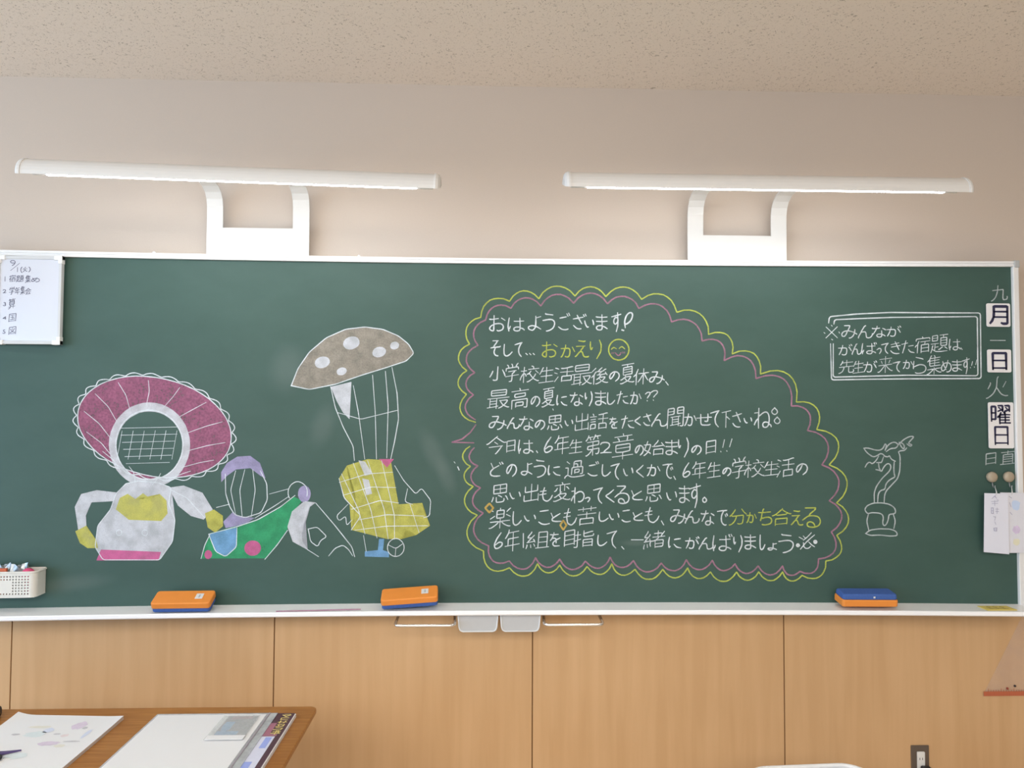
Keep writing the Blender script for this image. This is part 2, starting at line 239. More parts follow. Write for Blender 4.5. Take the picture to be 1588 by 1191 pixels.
  ('g',4.2,[(1343,1352),(1355,1350),(1364,1345),(1368,1356),(1380,1372),(1392,1374),(1398,1362),(1392,1347),(1364,1320),(1344,1292),(1336,1269),(1336,1236)]),
  ('g',4.2,[(1425,1414),(1430,1401),(1430,1378),(1428,1347),(1420,1320),(1398,1297),(1379,1277),(1373,1262),(1371,1236)]),
  ('g',4.2,[(1409,1380),(1407,1358),(1408,1335),(1412,1326),(1391,1316),(1377,1300),(1375,1281),(1360,1279),(1350,1266),(1348,1237)]),
  ('g',4.2,[(1377,1420),(1385,1437),(1401,1449),(1416,1450),(1424,1440),(1443,1459),(1465,1471),(1482,1471),(1458,1445),(1474,1442),(1468,1434),(1455,1444)]),
  ('g',4.2,[(1428,1449),(1439,1447),(1447,1436),(1443,1424),(1433,1436),(1428,1449)]),
  ('g',4.2,[(1425,1416),(1433,1420),(1446,1420),(1454,1430)]),
  ('g',4.2,[(1381,1416),(1397,1428),(1416,1428),(1424,1440)]),
  ('g',4.2,[(1303,1212),(1309,1223),(1332,1233),(1363,1234),(1390,1229),(1409,1216),(1412,1197),(1397,1194),(1387,1193),(1385,1174),(1377,1156),(1369,1152),(1364,1162),(1368,1181),(1364,1193),(1351,1198),(1324,1199),(1312,1194),(1303,1206),(1303,1212)]),
  ('g',4.2,[(1314,1192),(1308,1169),(1315,1137)]),
  ('g',4.2,[(1403,1193),(1410,1170),(1404,1143)]),
  ('g',4.2,[(1304,1125),(1319,1137),(1354,1142),(1392,1141),(1413,1133),(1417,1118),(1392,1116),(1354,1120),(1319,1118),(1304,1125)]),
 ],
 'flower_vase_drawing': [
  ('w',3.4,[(-938,1436),(-932,1428),(-929,1420),(-929,1412),(-934,1406),(-942,1402),(-952,1398),(-950,1390),(-949,1382),(-952,1376),(-959,1371),(-969,1368),(-981,1366),(-981,1358),(-983,1351),(-988,1345),(-997,1342),(-1008,1341),(-1021,1342),(-1024,1334),(-1028,1327),(-1036,1323),(-1046,1322),(-1058,1322),(-1070,1325),(-1076,1318),(-1083,1313),(-1092,1310),(-1103,1310),(-1114,1313),(-1126,1317),(-1134,1312),(-1144,1309),(-1154,1308),(-1164,1309),(-1176,1314),(-1186,1320),(-1196,1316),(-1207,1314),(-1218,1315),(-1228,1318),(-1238,1324),(-1247,1331),(-1258,1330),(-1269,1330),(-1280,1332),(-1290,1337),(-1298,1344),(-1304,1352),(-1316,1352),(-1328,1354),(-1338,1358),(-1346,1363),(-1352,1371),(-1356,1380),(-1368,1382),(-1380,1385),(-1388,1390),(-1395,1397),(-1398,1405),(-1399,1414),(-1411,1418),(-1421,1423),(-1429,1429),(-1433,1436),(-1433,1444),(-1432,1452),(-1442,1458),(-1451,1464),(-1456,1471),(-1458,1478),(-1456,1486),(-1452,1493),(-1461,1500),(-1467,1507),(-1471,1514),(-1470,1521),(-1465,1528),(-1458,1534),(-1465,1541),(-1469,1549),(-1470,1556),(-1467,1563),(-1460,1568),(-1451,1572),(-1455,1581),(-1457,1589),(-1455,1596),(-1450,1601),(-1441,1604),(-1430,1607),(-1431,1616),(-1431,1623),(-1427,1629),(-1419,1633),(-1409,1635),(-1397,1636),(-1395,1644),(-1392,1651),(-1386,1656),(-1376,1658),(-1365,1659),(-1353,1657),(-1348,1664),(-1342,1670),(-1334,1674),(-1324,1675),(-1312,1673),(-1300,1670),(-1293,1676),(-1285,1680),(-1276,1682),(-1265,1682),(-1254,1678),(-1242,1673),(-1233,1678),(-1223,1680),(-1212,1681),(-1202,1678),(-1191,1673),(-1181,1667),(-1170,1669),(-1159,1670),(-1148,1669),(-1138,1665),(-1129,1659),(-1121,1651),(-1109,1652),(-1097,1651),(-1087,1648),(-1078,1642),(-1071,1635),(-1065,1627),(-1053,1625),(-1041,1623),(-1031,1618),(-1024,1612),(-1019,1604),(-1016,1595),(-1004,1592),(-993,1588),(-984,1582),(-979,1575),(-977,1567),(-977,1558),(-966,1553),(-956,1548),(-949,1541),(-946,1534),(-947,1526),(-950,1518),(-940,1512),(-932,1505),(-928,1497),(-927,1490),(-931,1483),(-937,1476),(-929,1469),(-923,1461),(-921,1454),(-923,1447),(-929,1441),(-938,1436)]),
  ('w',3.4,[(-940,1436),(-946,1415),(-957,1395),(-972,1377),(-991,1361),(-1014,1347),(-1040,1336),(-1068,1328),(-1098,1322),(-1130,1320),(-1164,1320),(-1198,1323),(-1231,1330),(-1264,1339),(-1296,1350),(-1326,1365),(-1354,1381),(-1380,1399),(-1402,1419),(-1421,1441),(-1436,1463),(-1447,1485),(-1454,1508),(-1456,1531),(-1454,1553),(-1448,1574),(-1437,1594),(-1423,1612),(-1404,1628),(-1383,1642),(-1358,1653),(-1330,1662),(-1300,1668),(-1268,1671),(-1234,1670),(-1200,1667),(-1167,1661),(-1133,1652),(-1101,1641),(-1070,1627),(-1041,1610),(-1015,1592),(-993,1572),(-973,1550),(-958,1528),(-947,1505),(-940,1482),(-938,1459),(-940,1436)]),
  ('w',4,[(-1102,1432),(-1103,1417),(-1105,1401),(-1110,1386),(-1116,1372),(-1124,1359),(-1133,1347),(-1144,1337),(-1156,1328),(-1170,1321),(-1183,1316),(-1198,1313),(-1212,1312),(-1227,1313),(-1241,1316),(-1255,1321),(-1269,1328),(-1281,1337),(-1292,1347),(-1302,1359),(-1311,1372),(-1317,1386),(-1322,1401),(-1326,1417),(-1327,1432),(-1326,1448),(-1324,1463),(-1320,1478),(-1313,1492),(-1306,1506),(-1296,1517),(-1286,1528),(-1274,1537),(-1260,1544),(-1247,1549),(-1232,1552),(-1218,1553),(-1203,1552),(-1188,1549),(-1174,1544),(-1161,1537),(-1148,1528),(-1137,1518),(-1127,1506),(-1118,1493),(-1112,1479),(-1106,1464),(-1103,1448),(-1102,1432)]),
  ('w',2.2,[(-1307,1481),(-1322,1383)]),
  ('w',2.2,[(-1316,1490),(-1116,1495)]),
  ('w',2.2,[(-1270,1481),(-1285,1383)]),
  ('w',2.2,[(-1311,1466),(-1122,1470)]),
  ('w',2.2,[(-1233,1481),(-1248,1383)]),
  ('w',2.2,[(-1306,1441),(-1128,1446)]),
  ('w',2.2,[(-1196,1482),(-1212,1383)]),
  ('w',2.2,[(-1301,1417),(-1134,1421)]),
  ('w',2.2,[(-1160,1482),(-1175,1383)]),
  ('w',2.2,[(-1296,1392),(-1140,1397)]),
  ('w',2.2,[(-1123,1482),(-1138,1383)]),
  ('w',2.2,[(-1291,1368),(-1146,1372)]),
  ('w',2.4,[(-1086,1412),(-1016,1431),(-959,1441)]),
  ('w',2.4,[(-1106,1354),(-1045,1371),(-996,1380)]),
  ('w',2.4,[(-1147,1313),(-1104,1332),(-1074,1342)]),
  ('w',2.4,[(-1202,1295),(-1182,1319),(-1175,1334)]),
  ('w',2.4,[(-1259,1304),(-1264,1336),(-1281,1358)]),
  ('w',2.4,[(-1308,1339),(-1332,1379),(-1370,1410)]),
  ('w',2.4,[(-1338,1392),(-1375,1439),(-1425,1477)]),
  ('w',2.4,[(-1343,1453),(-1383,1505),(-1435,1548)]),
  ('w',2.4,[(-1324,1510),(-1355,1564),(-1400,1609)]),
  ('w',2.4,[(-1282,1552),(-1297,1604),(-1324,1648)]),
  ('w',2.4,[(-1228,1570),(-1219,1618),(-1223,1656)]),
  ('w',2.4,[(-1170,1562),(-1137,1602),(-1117,1632)]),
  ('w',2.4,[(-1121,1527),(-1067,1558),(-1026,1581)]),
  ('w',2.4,[(-1091,1473),(-1024,1498),(-970,1513)]),
  ('w',3,[(-1290,1299),(-1251,1308),(-1186,1303),(-1138,1285),(-1146,1228),(-1123,1174),(-1130,1099),(-1172,1037),(-1360,1039),(-1387,1083),(-1380,1156),(-1339,1211),(-1323,1264),(-1290,1299)]),
  ('w',2.6,[(-1147,1281),(-1085,1250),(-1023,1180)]),
  ('w',2.5,[(-1214,1130),(-1215,1125),(-1219,1121),(-1224,1121),(-1230,1123),(-1233,1128),(-1233,1133),(-1230,1138),(-1225,1140),(-1220,1140),(-1215,1136),(-1214,1130)]),
  ('w',2.5,[(-1300,1131),(-1301,1126),(-1305,1122),(-1310,1121),(-1315,1124),(-1318,1128),(-1318,1134),(-1316,1139),(-1311,1141),(-1305,1140),(-1301,1136),(-1300,1131)]),
 ],
 'landscape_drawing': [
  ('w',3.2,[(-956,1332),(-954,1265),(-940,1220),(-922,1191),(-887,1180),(-832,1197),(-811,1242),(-814,1298),(-837,1343)]),
  ('w',2.6,[(-890,1347),(-906,1276),(-896,1182)]),
  ('w',2.6,[(-921,1343),(-937,1276),(-918,1189)]),
  ('w',2.6,[(-863,1347),(-853,1276),(-865,1184)]),
  ('w',3.2,[(-1009,1124),(-917,1148),(-843,1173),(-766,1217),(-716,1257)]),
  ('w',3,[(-1009,1124),(-984,1064),(-950,1046),(-914,1079),(-913,1146)]),
  ('w',3,[(-984,1216),(-940,1227)]),
  ('w',3,[(-804,1262),(-738,1280)]),
  ('w',3,[(-852,1179),(-788,1219),(-738,1253)]),
  ('w',3,[(-735,1247),(-738,1254),(-740,1262),(-740,1270),(-739,1278),(-736,1285),(-732,1292),(-727,1297),(-721,1301),(-715,1304),(-708,1305),(-701,1304),(-694,1301),(-688,1297),(-682,1292),(-678,1286),(-675,1278),(-674,1270),(-674,1262),(-675,1254)]),
  ('w',3.4,[(-644,1230),(-576,1151),(-517,1077),(-507,1043)]),
  ('w',3.4,[(-816,1036),(-775,1085),(-740,1136)]),
  ('w',3.4,[(-671,1069),(-632,1044)]),
  ('w',3,[(-597,1046),(-575,1073),(-548,1084),(-528,1068),(-514,1046)]),
  ('w',3,[(-669,1140),(-638,1147),(-604,1113),(-626,1100),(-635,1078),(-660,1096),(-669,1140)]),
  ('w',3,[(-1033,1040),(-1021,1087),(-1004,1124)]),
 ],
 'mushroom_drawing': [
  ('w',3.4,[(-735,1641),(-713,1701),(-674,1760),(-616,1811),(-549,1842),(-481,1851),(-417,1843),(-362,1820),(-326,1791),(-307,1759),(-334,1731),(-402,1708),(-492,1679),(-582,1647),(-672,1628),(-735,1641)]),
  ('w',3.2,[(-598,1638),(-581,1565),(-553,1497),(-517,1429),(-512,1379)]),
  ('w',3.2,[(-384,1708),(-365,1616),(-359,1525),(-372,1447),(-385,1384)]),
  ('w',2.8,[(-572,1547),(-491,1524),(-360,1557)]),
  ('w',2.8,[(-519,1643),(-500,1547),(-476,1384)]),
  ('w',2.8,[(-452,1680),(-441,1547),(-435,1384)]),
  ('w',2.8,[(-407,1694),(-396,1570),(-399,1388)]),
  ('w',2.6,[(-556,1332),(-496,1207),(-472,1122)]),
  ('w',2.6,[(-516,1370),(-453,1207),(-430,1108)]),
  ('w',2.6,[(-466,1379),(-406,1207),(-391,1104)]),
  ('w',2.6,[(-417,1379),(-370,1185),(-369,1103)]),
  ('w',2.6,[(-316,1225),(-283,1126)]),
  ('w',2.6,[(-564,1302),(-466,1332),(-378,1338)]),
  ('w',2.6,[(-550,1257),(-454,1286),(-366,1284)]),
  ('w',2.6,[(-521,1208),(-420,1239),(-356,1230)]),
  ('w',2.6,[(-495,1171),(-397,1189),(-266,1184)]),
  ('w',2.6,[(-508,1135),(-396,1149),(-252,1150)]),
  ('w',3,[(-565,1316),(-546,1248),(-487,1185),(-520,1136)]),
  ('w',2.8,[(-371,1361),(-339,1309),(-296,1261),(-276,1282),(-243,1239),(-247,1184),(-268,1178)]),
  ('w',2.6,[(-325,1280),(-334,1234),(-307,1225)]),
  ('w',2.8,[(-532,1226),(-572,1185),(-563,1167),(-540,1185),(-536,1151),(-518,1171)]),
  ('w',2.6,[(-477,1117),(-467,1061)]),
  ('w',2.8,[(-335,1074),(-336,1064),(-341,1055),(-348,1048),(-356,1044),(-366,1043),(-375,1045),(-384,1051),(-390,1059),(-393,1069),(-393,1079),(-390,1089),(-384,1097),(-376,1103),(-367,1106),(-357,1105),(-348,1100),(-341,1093),(-336,1084),(-335,1074)]),
  ('w',2.6,[(-389,1083),(-364,1070),(-339,1088)]),
  ('w',2.6,[(-364,1070),(-366,1043)]),
 ],
 'chalk_fleck': [
  ('w',5,[(-149,1357),(-144,1346)]),
 ],
 'chalk_fleck_mid': [
  ('w',3,[(-162,1375),(-158,1370)]),
 ],
 'chalk_fleck_low': [
  ('w',3,[(188,1564),(190,1559)]),
 ],
}
FILLS = {
 'flower_vase_drawing': [
  ('m',1,'RING',[(-940,1436),(-946,1415),(-957,1395),(-972,1377),(-991,1361),(-1014,1347),(-1040,1336),(-1068,1328),(-1098,1322),(-1130,1320),(-1164,1320),(-1198,1323),(-1231,1330),(-1264,1339),(-1296,1350),(-1326,1365),(-1354,1381),(-1380,1399),(-1402,1419),(-1421,1441),(-1436,1463),(-1447,1485),(-1454,1508),(-1456,1531),(-1454,1553),(-1448,1574),(-1437,1594),(-1423,1612),(-1404,1628),(-1383,1642),(-1358,1653),(-1330,1662),(-1300,1668),(-1268,1671),(-1234,1670),(-1200,1667),(-1167,1661),(-1133,1652),(-1101,1641),(-1070,1627),(-1041,1610),(-1015,1592),(-993,1572),(-973,1550),(-958,1528),(-947,1505),(-940,1482),(-938,1459),(-940,1436)],[(-1102,1432),(-1103,1417),(-1105,1401),(-1110,1386),(-1116,1372),(-1124,1359),(-1133,1347),(-1144,1337),(-1156,1328),(-1170,1321),(-1183,1316),(-1198,1313),(-1212,1312),(-1227,1313),(-1241,1316),(-1255,1321),(-1269,1328),(-1281,1337),(-1292,1347),(-1302,1359),(-1311,1372),(-1317,1386),(-1322,1401),(-1326,1417),(-1327,1432),(-1326,1448),(-1324,1463),(-1320,1478),(-1313,1492),(-1306,1506),(-1296,1517),(-1286,1528),(-1274,1537),(-1260,1544),(-1247,1549),(-1232,1552),(-1218,1553),(-1203,1552),(-1188,1549),(-1174,1544),(-1161,1537),(-1148,1528),(-1137,1518),(-1127,1506),(-1118,1493),(-1112,1479),(-1106,1464),(-1103,1448),(-1102,1432)]),
  ('w',2,'RING',[(-1078,1432),(-1079,1409),(-1084,1387),(-1092,1366),(-1102,1346),(-1116,1328),(-1132,1313),(-1150,1301),(-1170,1292),(-1190,1287),(-1212,1286),(-1233,1287),(-1254,1293),(-1274,1302),(-1292,1314),(-1309,1329),(-1323,1346),(-1334,1366),(-1343,1387),(-1348,1409),(-1351,1432),(-1350,1455),(-1345,1478),(-1337,1499),(-1327,1519),(-1313,1536),(-1298,1551),(-1280,1564),(-1260,1572),(-1240,1578),(-1218,1580),(-1197,1578),(-1176,1573),(-1156,1564),(-1137,1552),(-1120,1537),(-1106,1519),(-1094,1500),(-1086,1478),(-1080,1456),(-1078,1432)],[(-1104,1430),(-1105,1412),(-1109,1394),(-1115,1376),(-1124,1361),(-1135,1347),(-1148,1334),(-1162,1325),(-1178,1318),(-1195,1314),(-1212,1312),(-1230,1314),(-1246,1318),(-1262,1325),(-1277,1335),(-1291,1347),(-1302,1361),(-1312,1377),(-1319,1394),(-1323,1412),(-1325,1430),(-1324,1448),(-1320,1466),(-1314,1484),(-1306,1499),(-1295,1514),(-1282,1526),(-1267,1535),(-1252,1543),(-1235,1547),(-1218,1548),(-1200,1547),(-1183,1543),(-1167,1536),(-1152,1526),(-1138,1514),(-1127,1500),(-1117,1484),(-1110,1467),(-1106,1449),(-1104,1430)]),
  ('w',1,[(-1290,1299),(-1251,1308),(-1186,1303),(-1138,1285),(-1146,1228),(-1123,1174),(-1130,1099),(-1172,1037),(-1360,1039),(-1387,1083),(-1380,1156),(-1339,1211),(-1323,1264)]),
  ('w',2,[(-1147,1285),(-1097,1292),(-1033,1267),(-997,1209),(-1027,1174),(-1071,1187),(-1115,1223)]),
  ('yl',3,[(-1023,1196),(-993,1209),(-962,1187),(-961,1151),(-987,1129),(-1013,1147)]),
  ('w',2,[(-1314,1268),(-1387,1277),(-1438,1264),(-1458,1220),(-1443,1132),(-1412,1088),(-1378,1079),(-1383,1105),(-1405,1123),(-1421,1163),(-1422,1207),(-1403,1235),(-1331,1239)]),
  ('yl',3,[(-1454,1137),(-1418,1156),(-1383,1105),(-1378,1079),(-1412,1079),(-1438,1097)]),
  ('pk',3,[(-1382,1037),(-1368,1074),(-1168,1064),(-1176,1035)]),
  ('yl',3,[(-1310,1250),(-1284,1264),(-1258,1246),(-1233,1266),(-1206,1246),(-1177,1263),(-1154,1241),(-1149,1196),(-1170,1170),(-1278,1175),(-1322,1211)]),
 ],
 'landscape_drawing': [
  ('gn',1,[(-1033,1040),(-1021,1087),(-1004,1127),(-917,1148),(-843,1173),(-766,1217),(-722,1253),(-693,1239),(-728,1186),(-740,1141),(-775,1085),(-814,1039)]),
  ('bl',2,[(-1009,1124),(-913,1146),(-914,1079),(-950,1049),(-984,1064)]),
  ('pk',2,[(-830,1074),(-832,1066),(-836,1058),(-843,1052),(-851,1049),(-861,1048),(-870,1050),(-878,1055),(-884,1062),(-887,1070),(-887,1079),(-884,1088),(-878,1094),(-871,1099),(-862,1101),(-852,1100),(-843,1097),(-836,1091),(-832,1083)]),
  ('pk',2,[(-996,1053),(-998,1046),(-1002,1041),(-1008,1038),(-1014,1039),(-1019,1043),(-1022,1050),(-1022,1057),(-1019,1064),(-1014,1068),(-1008,1069),(-1002,1066),(-998,1061)]),
  ('w',2,[(-644,1232),(-684,1237),(-726,1201),(-741,1148),(-722,1096),(-670,1067),(-693,1107),(-703,1152),(-692,1192),(-664,1217)]),
  ('pu',1,[(-970,1303),(-971,1338),(-952,1370),(-917,1392),(-873,1395),(-839,1370),(-819,1316),(-836,1325),(-872,1352),(-921,1347),(-951,1325)]),
  ('pu',1,[(-929,1200),(-909,1186),(-854,1179),(-891,1155),(-952,1144),(-961,1166)]),
  ('pu',2,[(-662,1262),(-664,1250),(-669,1240),(-677,1234),(-686,1233),(-695,1236),(-702,1245),(-706,1256),(-706,1268),(-703,1279),(-696,1287),(-687,1291),(-678,1290),(-670,1284),(-664,1274)]),
 ],
 'mushroom_drawing': [
  ('gy',3,[(-735,1641),(-713,1701),(-674,1760),(-616,1811),(-549,1842),(-481,1851),(-417,1843),(-362,1820),(-326,1791),(-307,1759),(-334,1731),(-402,1708),(-492,1679),(-582,1647),(-672,1628)]),
  ('w',4,[(-603,1732),(-602,1724),(-607,1715),(-615,1708),(-625,1704),(-636,1703),(-646,1706),(-652,1712),(-655,1720),(-653,1729),(-647,1737),(-637,1743),(-626,1745),(-616,1744),(-608,1740)]),
  ('w',4,[(-500,1803),(-499,1793),(-504,1783),(-513,1776),(-524,1771),(-536,1770),(-546,1773),(-554,1780),(-557,1789),(-555,1799),(-548,1808),(-538,1814),(-526,1817),(-514,1816),(-505,1811)]),
  ('w',4,[(-406,1770),(-406,1762),(-410,1754),(-417,1748),(-427,1744),(-437,1743),(-446,1746),(-452,1751),(-454,1758),(-452,1766),(-447,1774),(-438,1779),(-428,1781),(-418,1780),(-411,1776)]),
  ('w',4,[(-543,1698),(-543,1692),(-546,1687),(-551,1682),(-558,1679),(-565,1679),(-572,1680),(-576,1684),(-578,1690),(-577,1696),(-573,1701),(-566,1705),(-559,1707),(-552,1706),(-546,1703)]),
  ('w',4,[(-360,1791),(-360,1785),(-362,1779),(-367,1775),(-373,1772),(-380,1772),(-386,1774),(-390,1778),(-391,1784),(-390,1790),(-387,1795),(-382,1798),(-375,1800),(-369,1799),(-364,1796)]),
  ('w',1,[(-598,1638),(-526,1656),(-530,1592),(-531,1524),(-554,1547),(-577,1588)]),
  ('yl',1,[(-565,1316),(-538,1361),(-466,1384),(-385,1379),(-373,1309),(-356,1225),(-273,1230),(-266,1184),(-245,1150),(-294,1117),(-344,1144),(-346,1103),(-396,1104),(-520,1136),(-487,1185),(-546,1248)]),
  ('pk',2,[(-426,1384),(-374,1384),(-398,1354)]),
  ('w',2,[(-498,1379),(-475,1375),(-448,1332),(-475,1325)]),
  ('w',2,[(-484,1316),(-461,1311),(-449,1262),(-470,1257)]),
  ('bl',1,[(-423,1104),(-405,1104),(-409,1065),(-388,1058),(-388,1040),(-472,1043),(-472,1061),(-427,1065)]),
 ],
}
SCHEDULE = [('9', -1680, 2045, -1664, 2063), ('1', -1657, 2024, -1655, 2039), ('(', -1645, 2021, -1640, 2041), ('火', -1638, 2024, -1623, 2041), (')', -1618, 2024, -1613, 2041), ('1', -1698, 1991, -1695, 2007), ('宿', -1682, 1989, -1661, 2012), ('題', -1659, 1989, -1634, 2012), ('集', -1629, 1987, -1611, 2012), ('め', -1608, 1990, -1581, 2005), ('2', -1702, 1951, -1692, 1962), ('学', -1681, 1946, -1664, 1972), ('年', -1662, 1947, -1646, 1970), ('集', -1644, 1947, -1629, 1974), ('会', -1628, 1947, -1608, 1968), ('3', -1700, 1907, -1692, 1918), ('算', -1683, 1896, -1660, 1932), ('4', -1700, 1860, -1689, 1870), ('国', -1680, 1852, -1656, 1881), ('5', -1699, 1812, -1691, 1824), ('図', -1679, 1808, -1655, 1836)]
SCHEDULE_SLASH = [(-1679, 2028), (-1649, 2054)]

# ------------------------------------------------------------------ materials
def nodes_of(name):
    m = bpy.data.materials.new(name)
    m.use_nodes = True
    nt = m.node_tree
    return m, nt, nt.nodes['Principled BSDF']

def mat(name, color, rough=0.6, metal=0.0, vary=0.06, scale=30.0, stretch=(1, 1, 1), bump=0.0, spec=0.4, alpha=1.0):
    """plain procedural surface: base colour varied by noise, optional bump"""
    m, nt, b = nodes_of(name)
    tc = nt.nodes.new('ShaderNodeTexCoord')
    mp = nt.nodes.new('ShaderNodeMapping')
    mp.inputs['Scale'].default_value = stretch
    no = nt.nodes.new('ShaderNodeTexNoise')
    no.inputs['Scale'].default_value = scale
    no.inputs['Detail'].default_value = 4
    mx = nt.nodes.new('ShaderNodeMix')
    mx.data_type = 'RGBA'
    mx.inputs['A'].default_value = tuple(max(0, c * (1 - vary)) for c in color) + (1,)
    mx.inputs['B'].default_value = tuple(min(1, c * (1 + vary)) for c in color) + (1,)
    nt.links.new(tc.outputs['Object'], mp.inputs['Vector'])
    nt.links.new(mp.outputs['Vector'], no.inputs['Vector'])
    nt.links.new(no.outputs['Fac'], mx.inputs['Factor'])
    nt.links.new(mx.outputs['Result'], b.inputs['Base Color'])
    b.inputs['Roughness'].default_value = rough
    b.inputs['Metallic'].default_value = metal
    b.inputs['Specular IOR Level'].default_value = spec
    b.inputs['Alpha'].default_value = alpha
    if bump:
        bp = nt.nodes.new('ShaderNodeBump')
        bp.inputs['Strength'].default_value = bump
        bp.inputs['Distance'].default_value = 0.002
        nt.links.new(no.outputs['Fac'], bp.inputs['Height'])
        nt.links.new(bp.outputs['Normal'], b.inputs['Normal'])
    return m

def chalk(name, color, cover=0.85, grain=900.0, low=0.25):
    """dry chalk: grains of pigment that let the board show between them"""
    m, nt, b = nodes_of(name)
    tc = nt.nodes.new('ShaderNodeTexCoord')
    no = nt.nodes.new('ShaderNodeTexNoise')
    no.inputs['Scale'].default_value = grain
    no.inputs['Detail'].default_value = 3
    n2 = nt.nodes.new('ShaderNodeTexNoise')
    n2.inputs['Scale'].default_value = 26.0
    n2.inputs['Detail'].default_value = 4
    r = nt.nodes.new('ShaderNodeMapRange')
    r.inputs['From Min'].default_value = 0.36
    r.inputs['From Max'].default_value = 0.60
    r.inputs['To Min'].default_value = cover * low
    r.inputs['To Max'].default_value = cover
    r2 = nt.nodes.new('ShaderNodeMapRange')
    r2.inputs['From Min'].default_value = 0.3
    r2.inputs['From Max'].default_value = 0.62
    r2.inputs['To Min'].default_value = 0.78
    r2.inputs['To Max'].default_value = 1.08
    mu = nt.nodes.new('ShaderNodeMath')
    mu.operation = 'MULTIPLY'
    mu.use_clamp = True
    nt.links.new(tc.outputs['Object'], no.inputs['Vector'])
    nt.links.new(tc.outputs['Object'], n2.inputs['Vector'])
    nt.links.new(no.outputs['Fac'], r.inputs['Value'])
    nt.links.new(n2.outputs['Fac'], r2.inputs['Value'])
    nt.links.new(r.outputs['Result'], mu.inputs[0])
    nt.links.new(r2.outputs['Result'], mu.inputs[1])
    nt.links.new(mu.outputs['Value'], b.inputs['Alpha'])
    b.inputs['Base Color'].default_value = color + (1,)
    b.inputs['Roughness'].default_value = 1.0
    b.inputs['Specular IOR Level'].default_value = 0.0
    return m

def wood(name, dark, light, scale, stretch, rough=0.45):
    m, nt, b = nodes_of(name)
    tc = nt.nodes.new('ShaderNodeTexCoord')
    mp = nt.nodes.new('ShaderNodeMapping')
    mp.inputs['Scale'].default_value = stretch
    no = nt.nodes.new('ShaderNodeTexNoise')
    no.inputs['Scale'].default_value = scale
    no.inputs['Detail'].default_value = 6
    no.inputs['Distortion'].default_value = 0.35
    n2 = nt.nodes.new('ShaderNodeTexNoise')
    n2.inputs['Scale'].default_value = 2.2
    ad = nt.nodes.new('ShaderNodeMath')
    ad.operation = 'MULTIPLY_ADD'
    ad.inputs[1].default_value = 0.55
    cr = nt.nodes.new('ShaderNodeValToRGB')
    cr.color_ramp.elements[0].position = 0.62
    cr.color_ramp.elements[0].color = dark + (1,)
    cr.color_ramp.elements[1].position = 0.95
    cr.color_ramp.elements[1].color = light + (1,)
    nt.links.new(tc.outputs['Object'], mp.inputs['Vector'])
    nt.links.new(mp.outputs['Vector'], no.inputs['Vector'])
    nt.links.new(tc.outputs['Object'], n2.inputs['Vector'])
    nt.links.new(n2.outputs['Fac'], ad.inputs[0])
    nt.links.new(no.outputs['Fac'], ad.inputs[2])
    nt.links.new(ad.outputs['Value'], cr.inputs['Fac'])
    nt.links.new(cr.outputs['Color'], b.inputs['Base Color'])
    b.inputs['Roughness'].default_value = rough
    b.inputs['Specular IOR Level'].default_value = 0.35
    return m

def ceiling_mat():
    """mineral-wool ceiling board with small worm-shaped pits"""
    m, nt, b = nodes_of('rockwool_ceiling')
    tc = nt.nodes.new('ShaderNodeTexCoord')
    warp = nt.nodes.new('ShaderNodeTexNoise')
    warp.inputs['Scale'].default_value = 9.0
    add = nt.nodes.new('ShaderNodeMixRGB')
    add.blend_type = 'ADD'
    add.inputs['Fac'].default_value = 0.06
    no = nt.nodes.new('ShaderNodeTexNoise')
    no.inputs['Scale'].default_value = 120.0
    no.inputs['Detail'].default_value = 2.0
    no.inputs['Distortion'].default_value = 1.4
    cr = nt.nodes.new('ShaderNodeValToRGB')
    cr.color_ramp.elements[0].position = 0.335
    cr.color_ramp.elements[0].color = (0.50, 0.43, 0.36, 1)
    cr.color_ramp.elements[1].position = 0.385
    cr.color_ramp.elements[1].color = (0.83, 0.74, 0.65, 1)
    bp = nt.nodes.new('ShaderNodeBump')
    bp.inputs['Strength'].default_value = 0.25
    bp.inputs['Distance'].default_value = 0.003
    nt.links.new(tc.outputs['Object'], warp.inputs['Vector'])
    nt.links.new(tc.outputs['Object'], add.inputs['Color1'])
    nt.links.new(warp.outputs['Color'], add.inputs['Color2'])
    nt.links.new(add.outputs['Color'], no.inputs['Vector'])
    nt.links.new(no.outputs['Fac'], cr.inputs['Fac'])
    nt.links.new(cr.outputs['Color'], b.inputs['Base Color'])
    nt.links.new(no.outputs['Fac'], bp.inputs['Height'])
    nt.links.new(bp.outputs['Normal'], b.inputs['Normal'])
    b.inputs['Roughness'].default_value = 0.95
    b.inputs['Specular IOR Level'].default_value = 0.1
    return m

# soft wiped smears left by the eraser: x, height above the tray, half width, half height, tilt
SMEARS = [(-0.236, 0.527, 0.041, 0.101, -0.45), (-0.189, 0.445, 0.035, 0.079, -0.35), (-0.749, 0.82, 0.075, 0.101, 0.2), (-1.464, 0.079, 0.157, 0.034, -0.12), (0.483, 0.209, 0.06, 0.014, 0), (-0.625, 0.621, 0.048, 0.088, 0.3)]

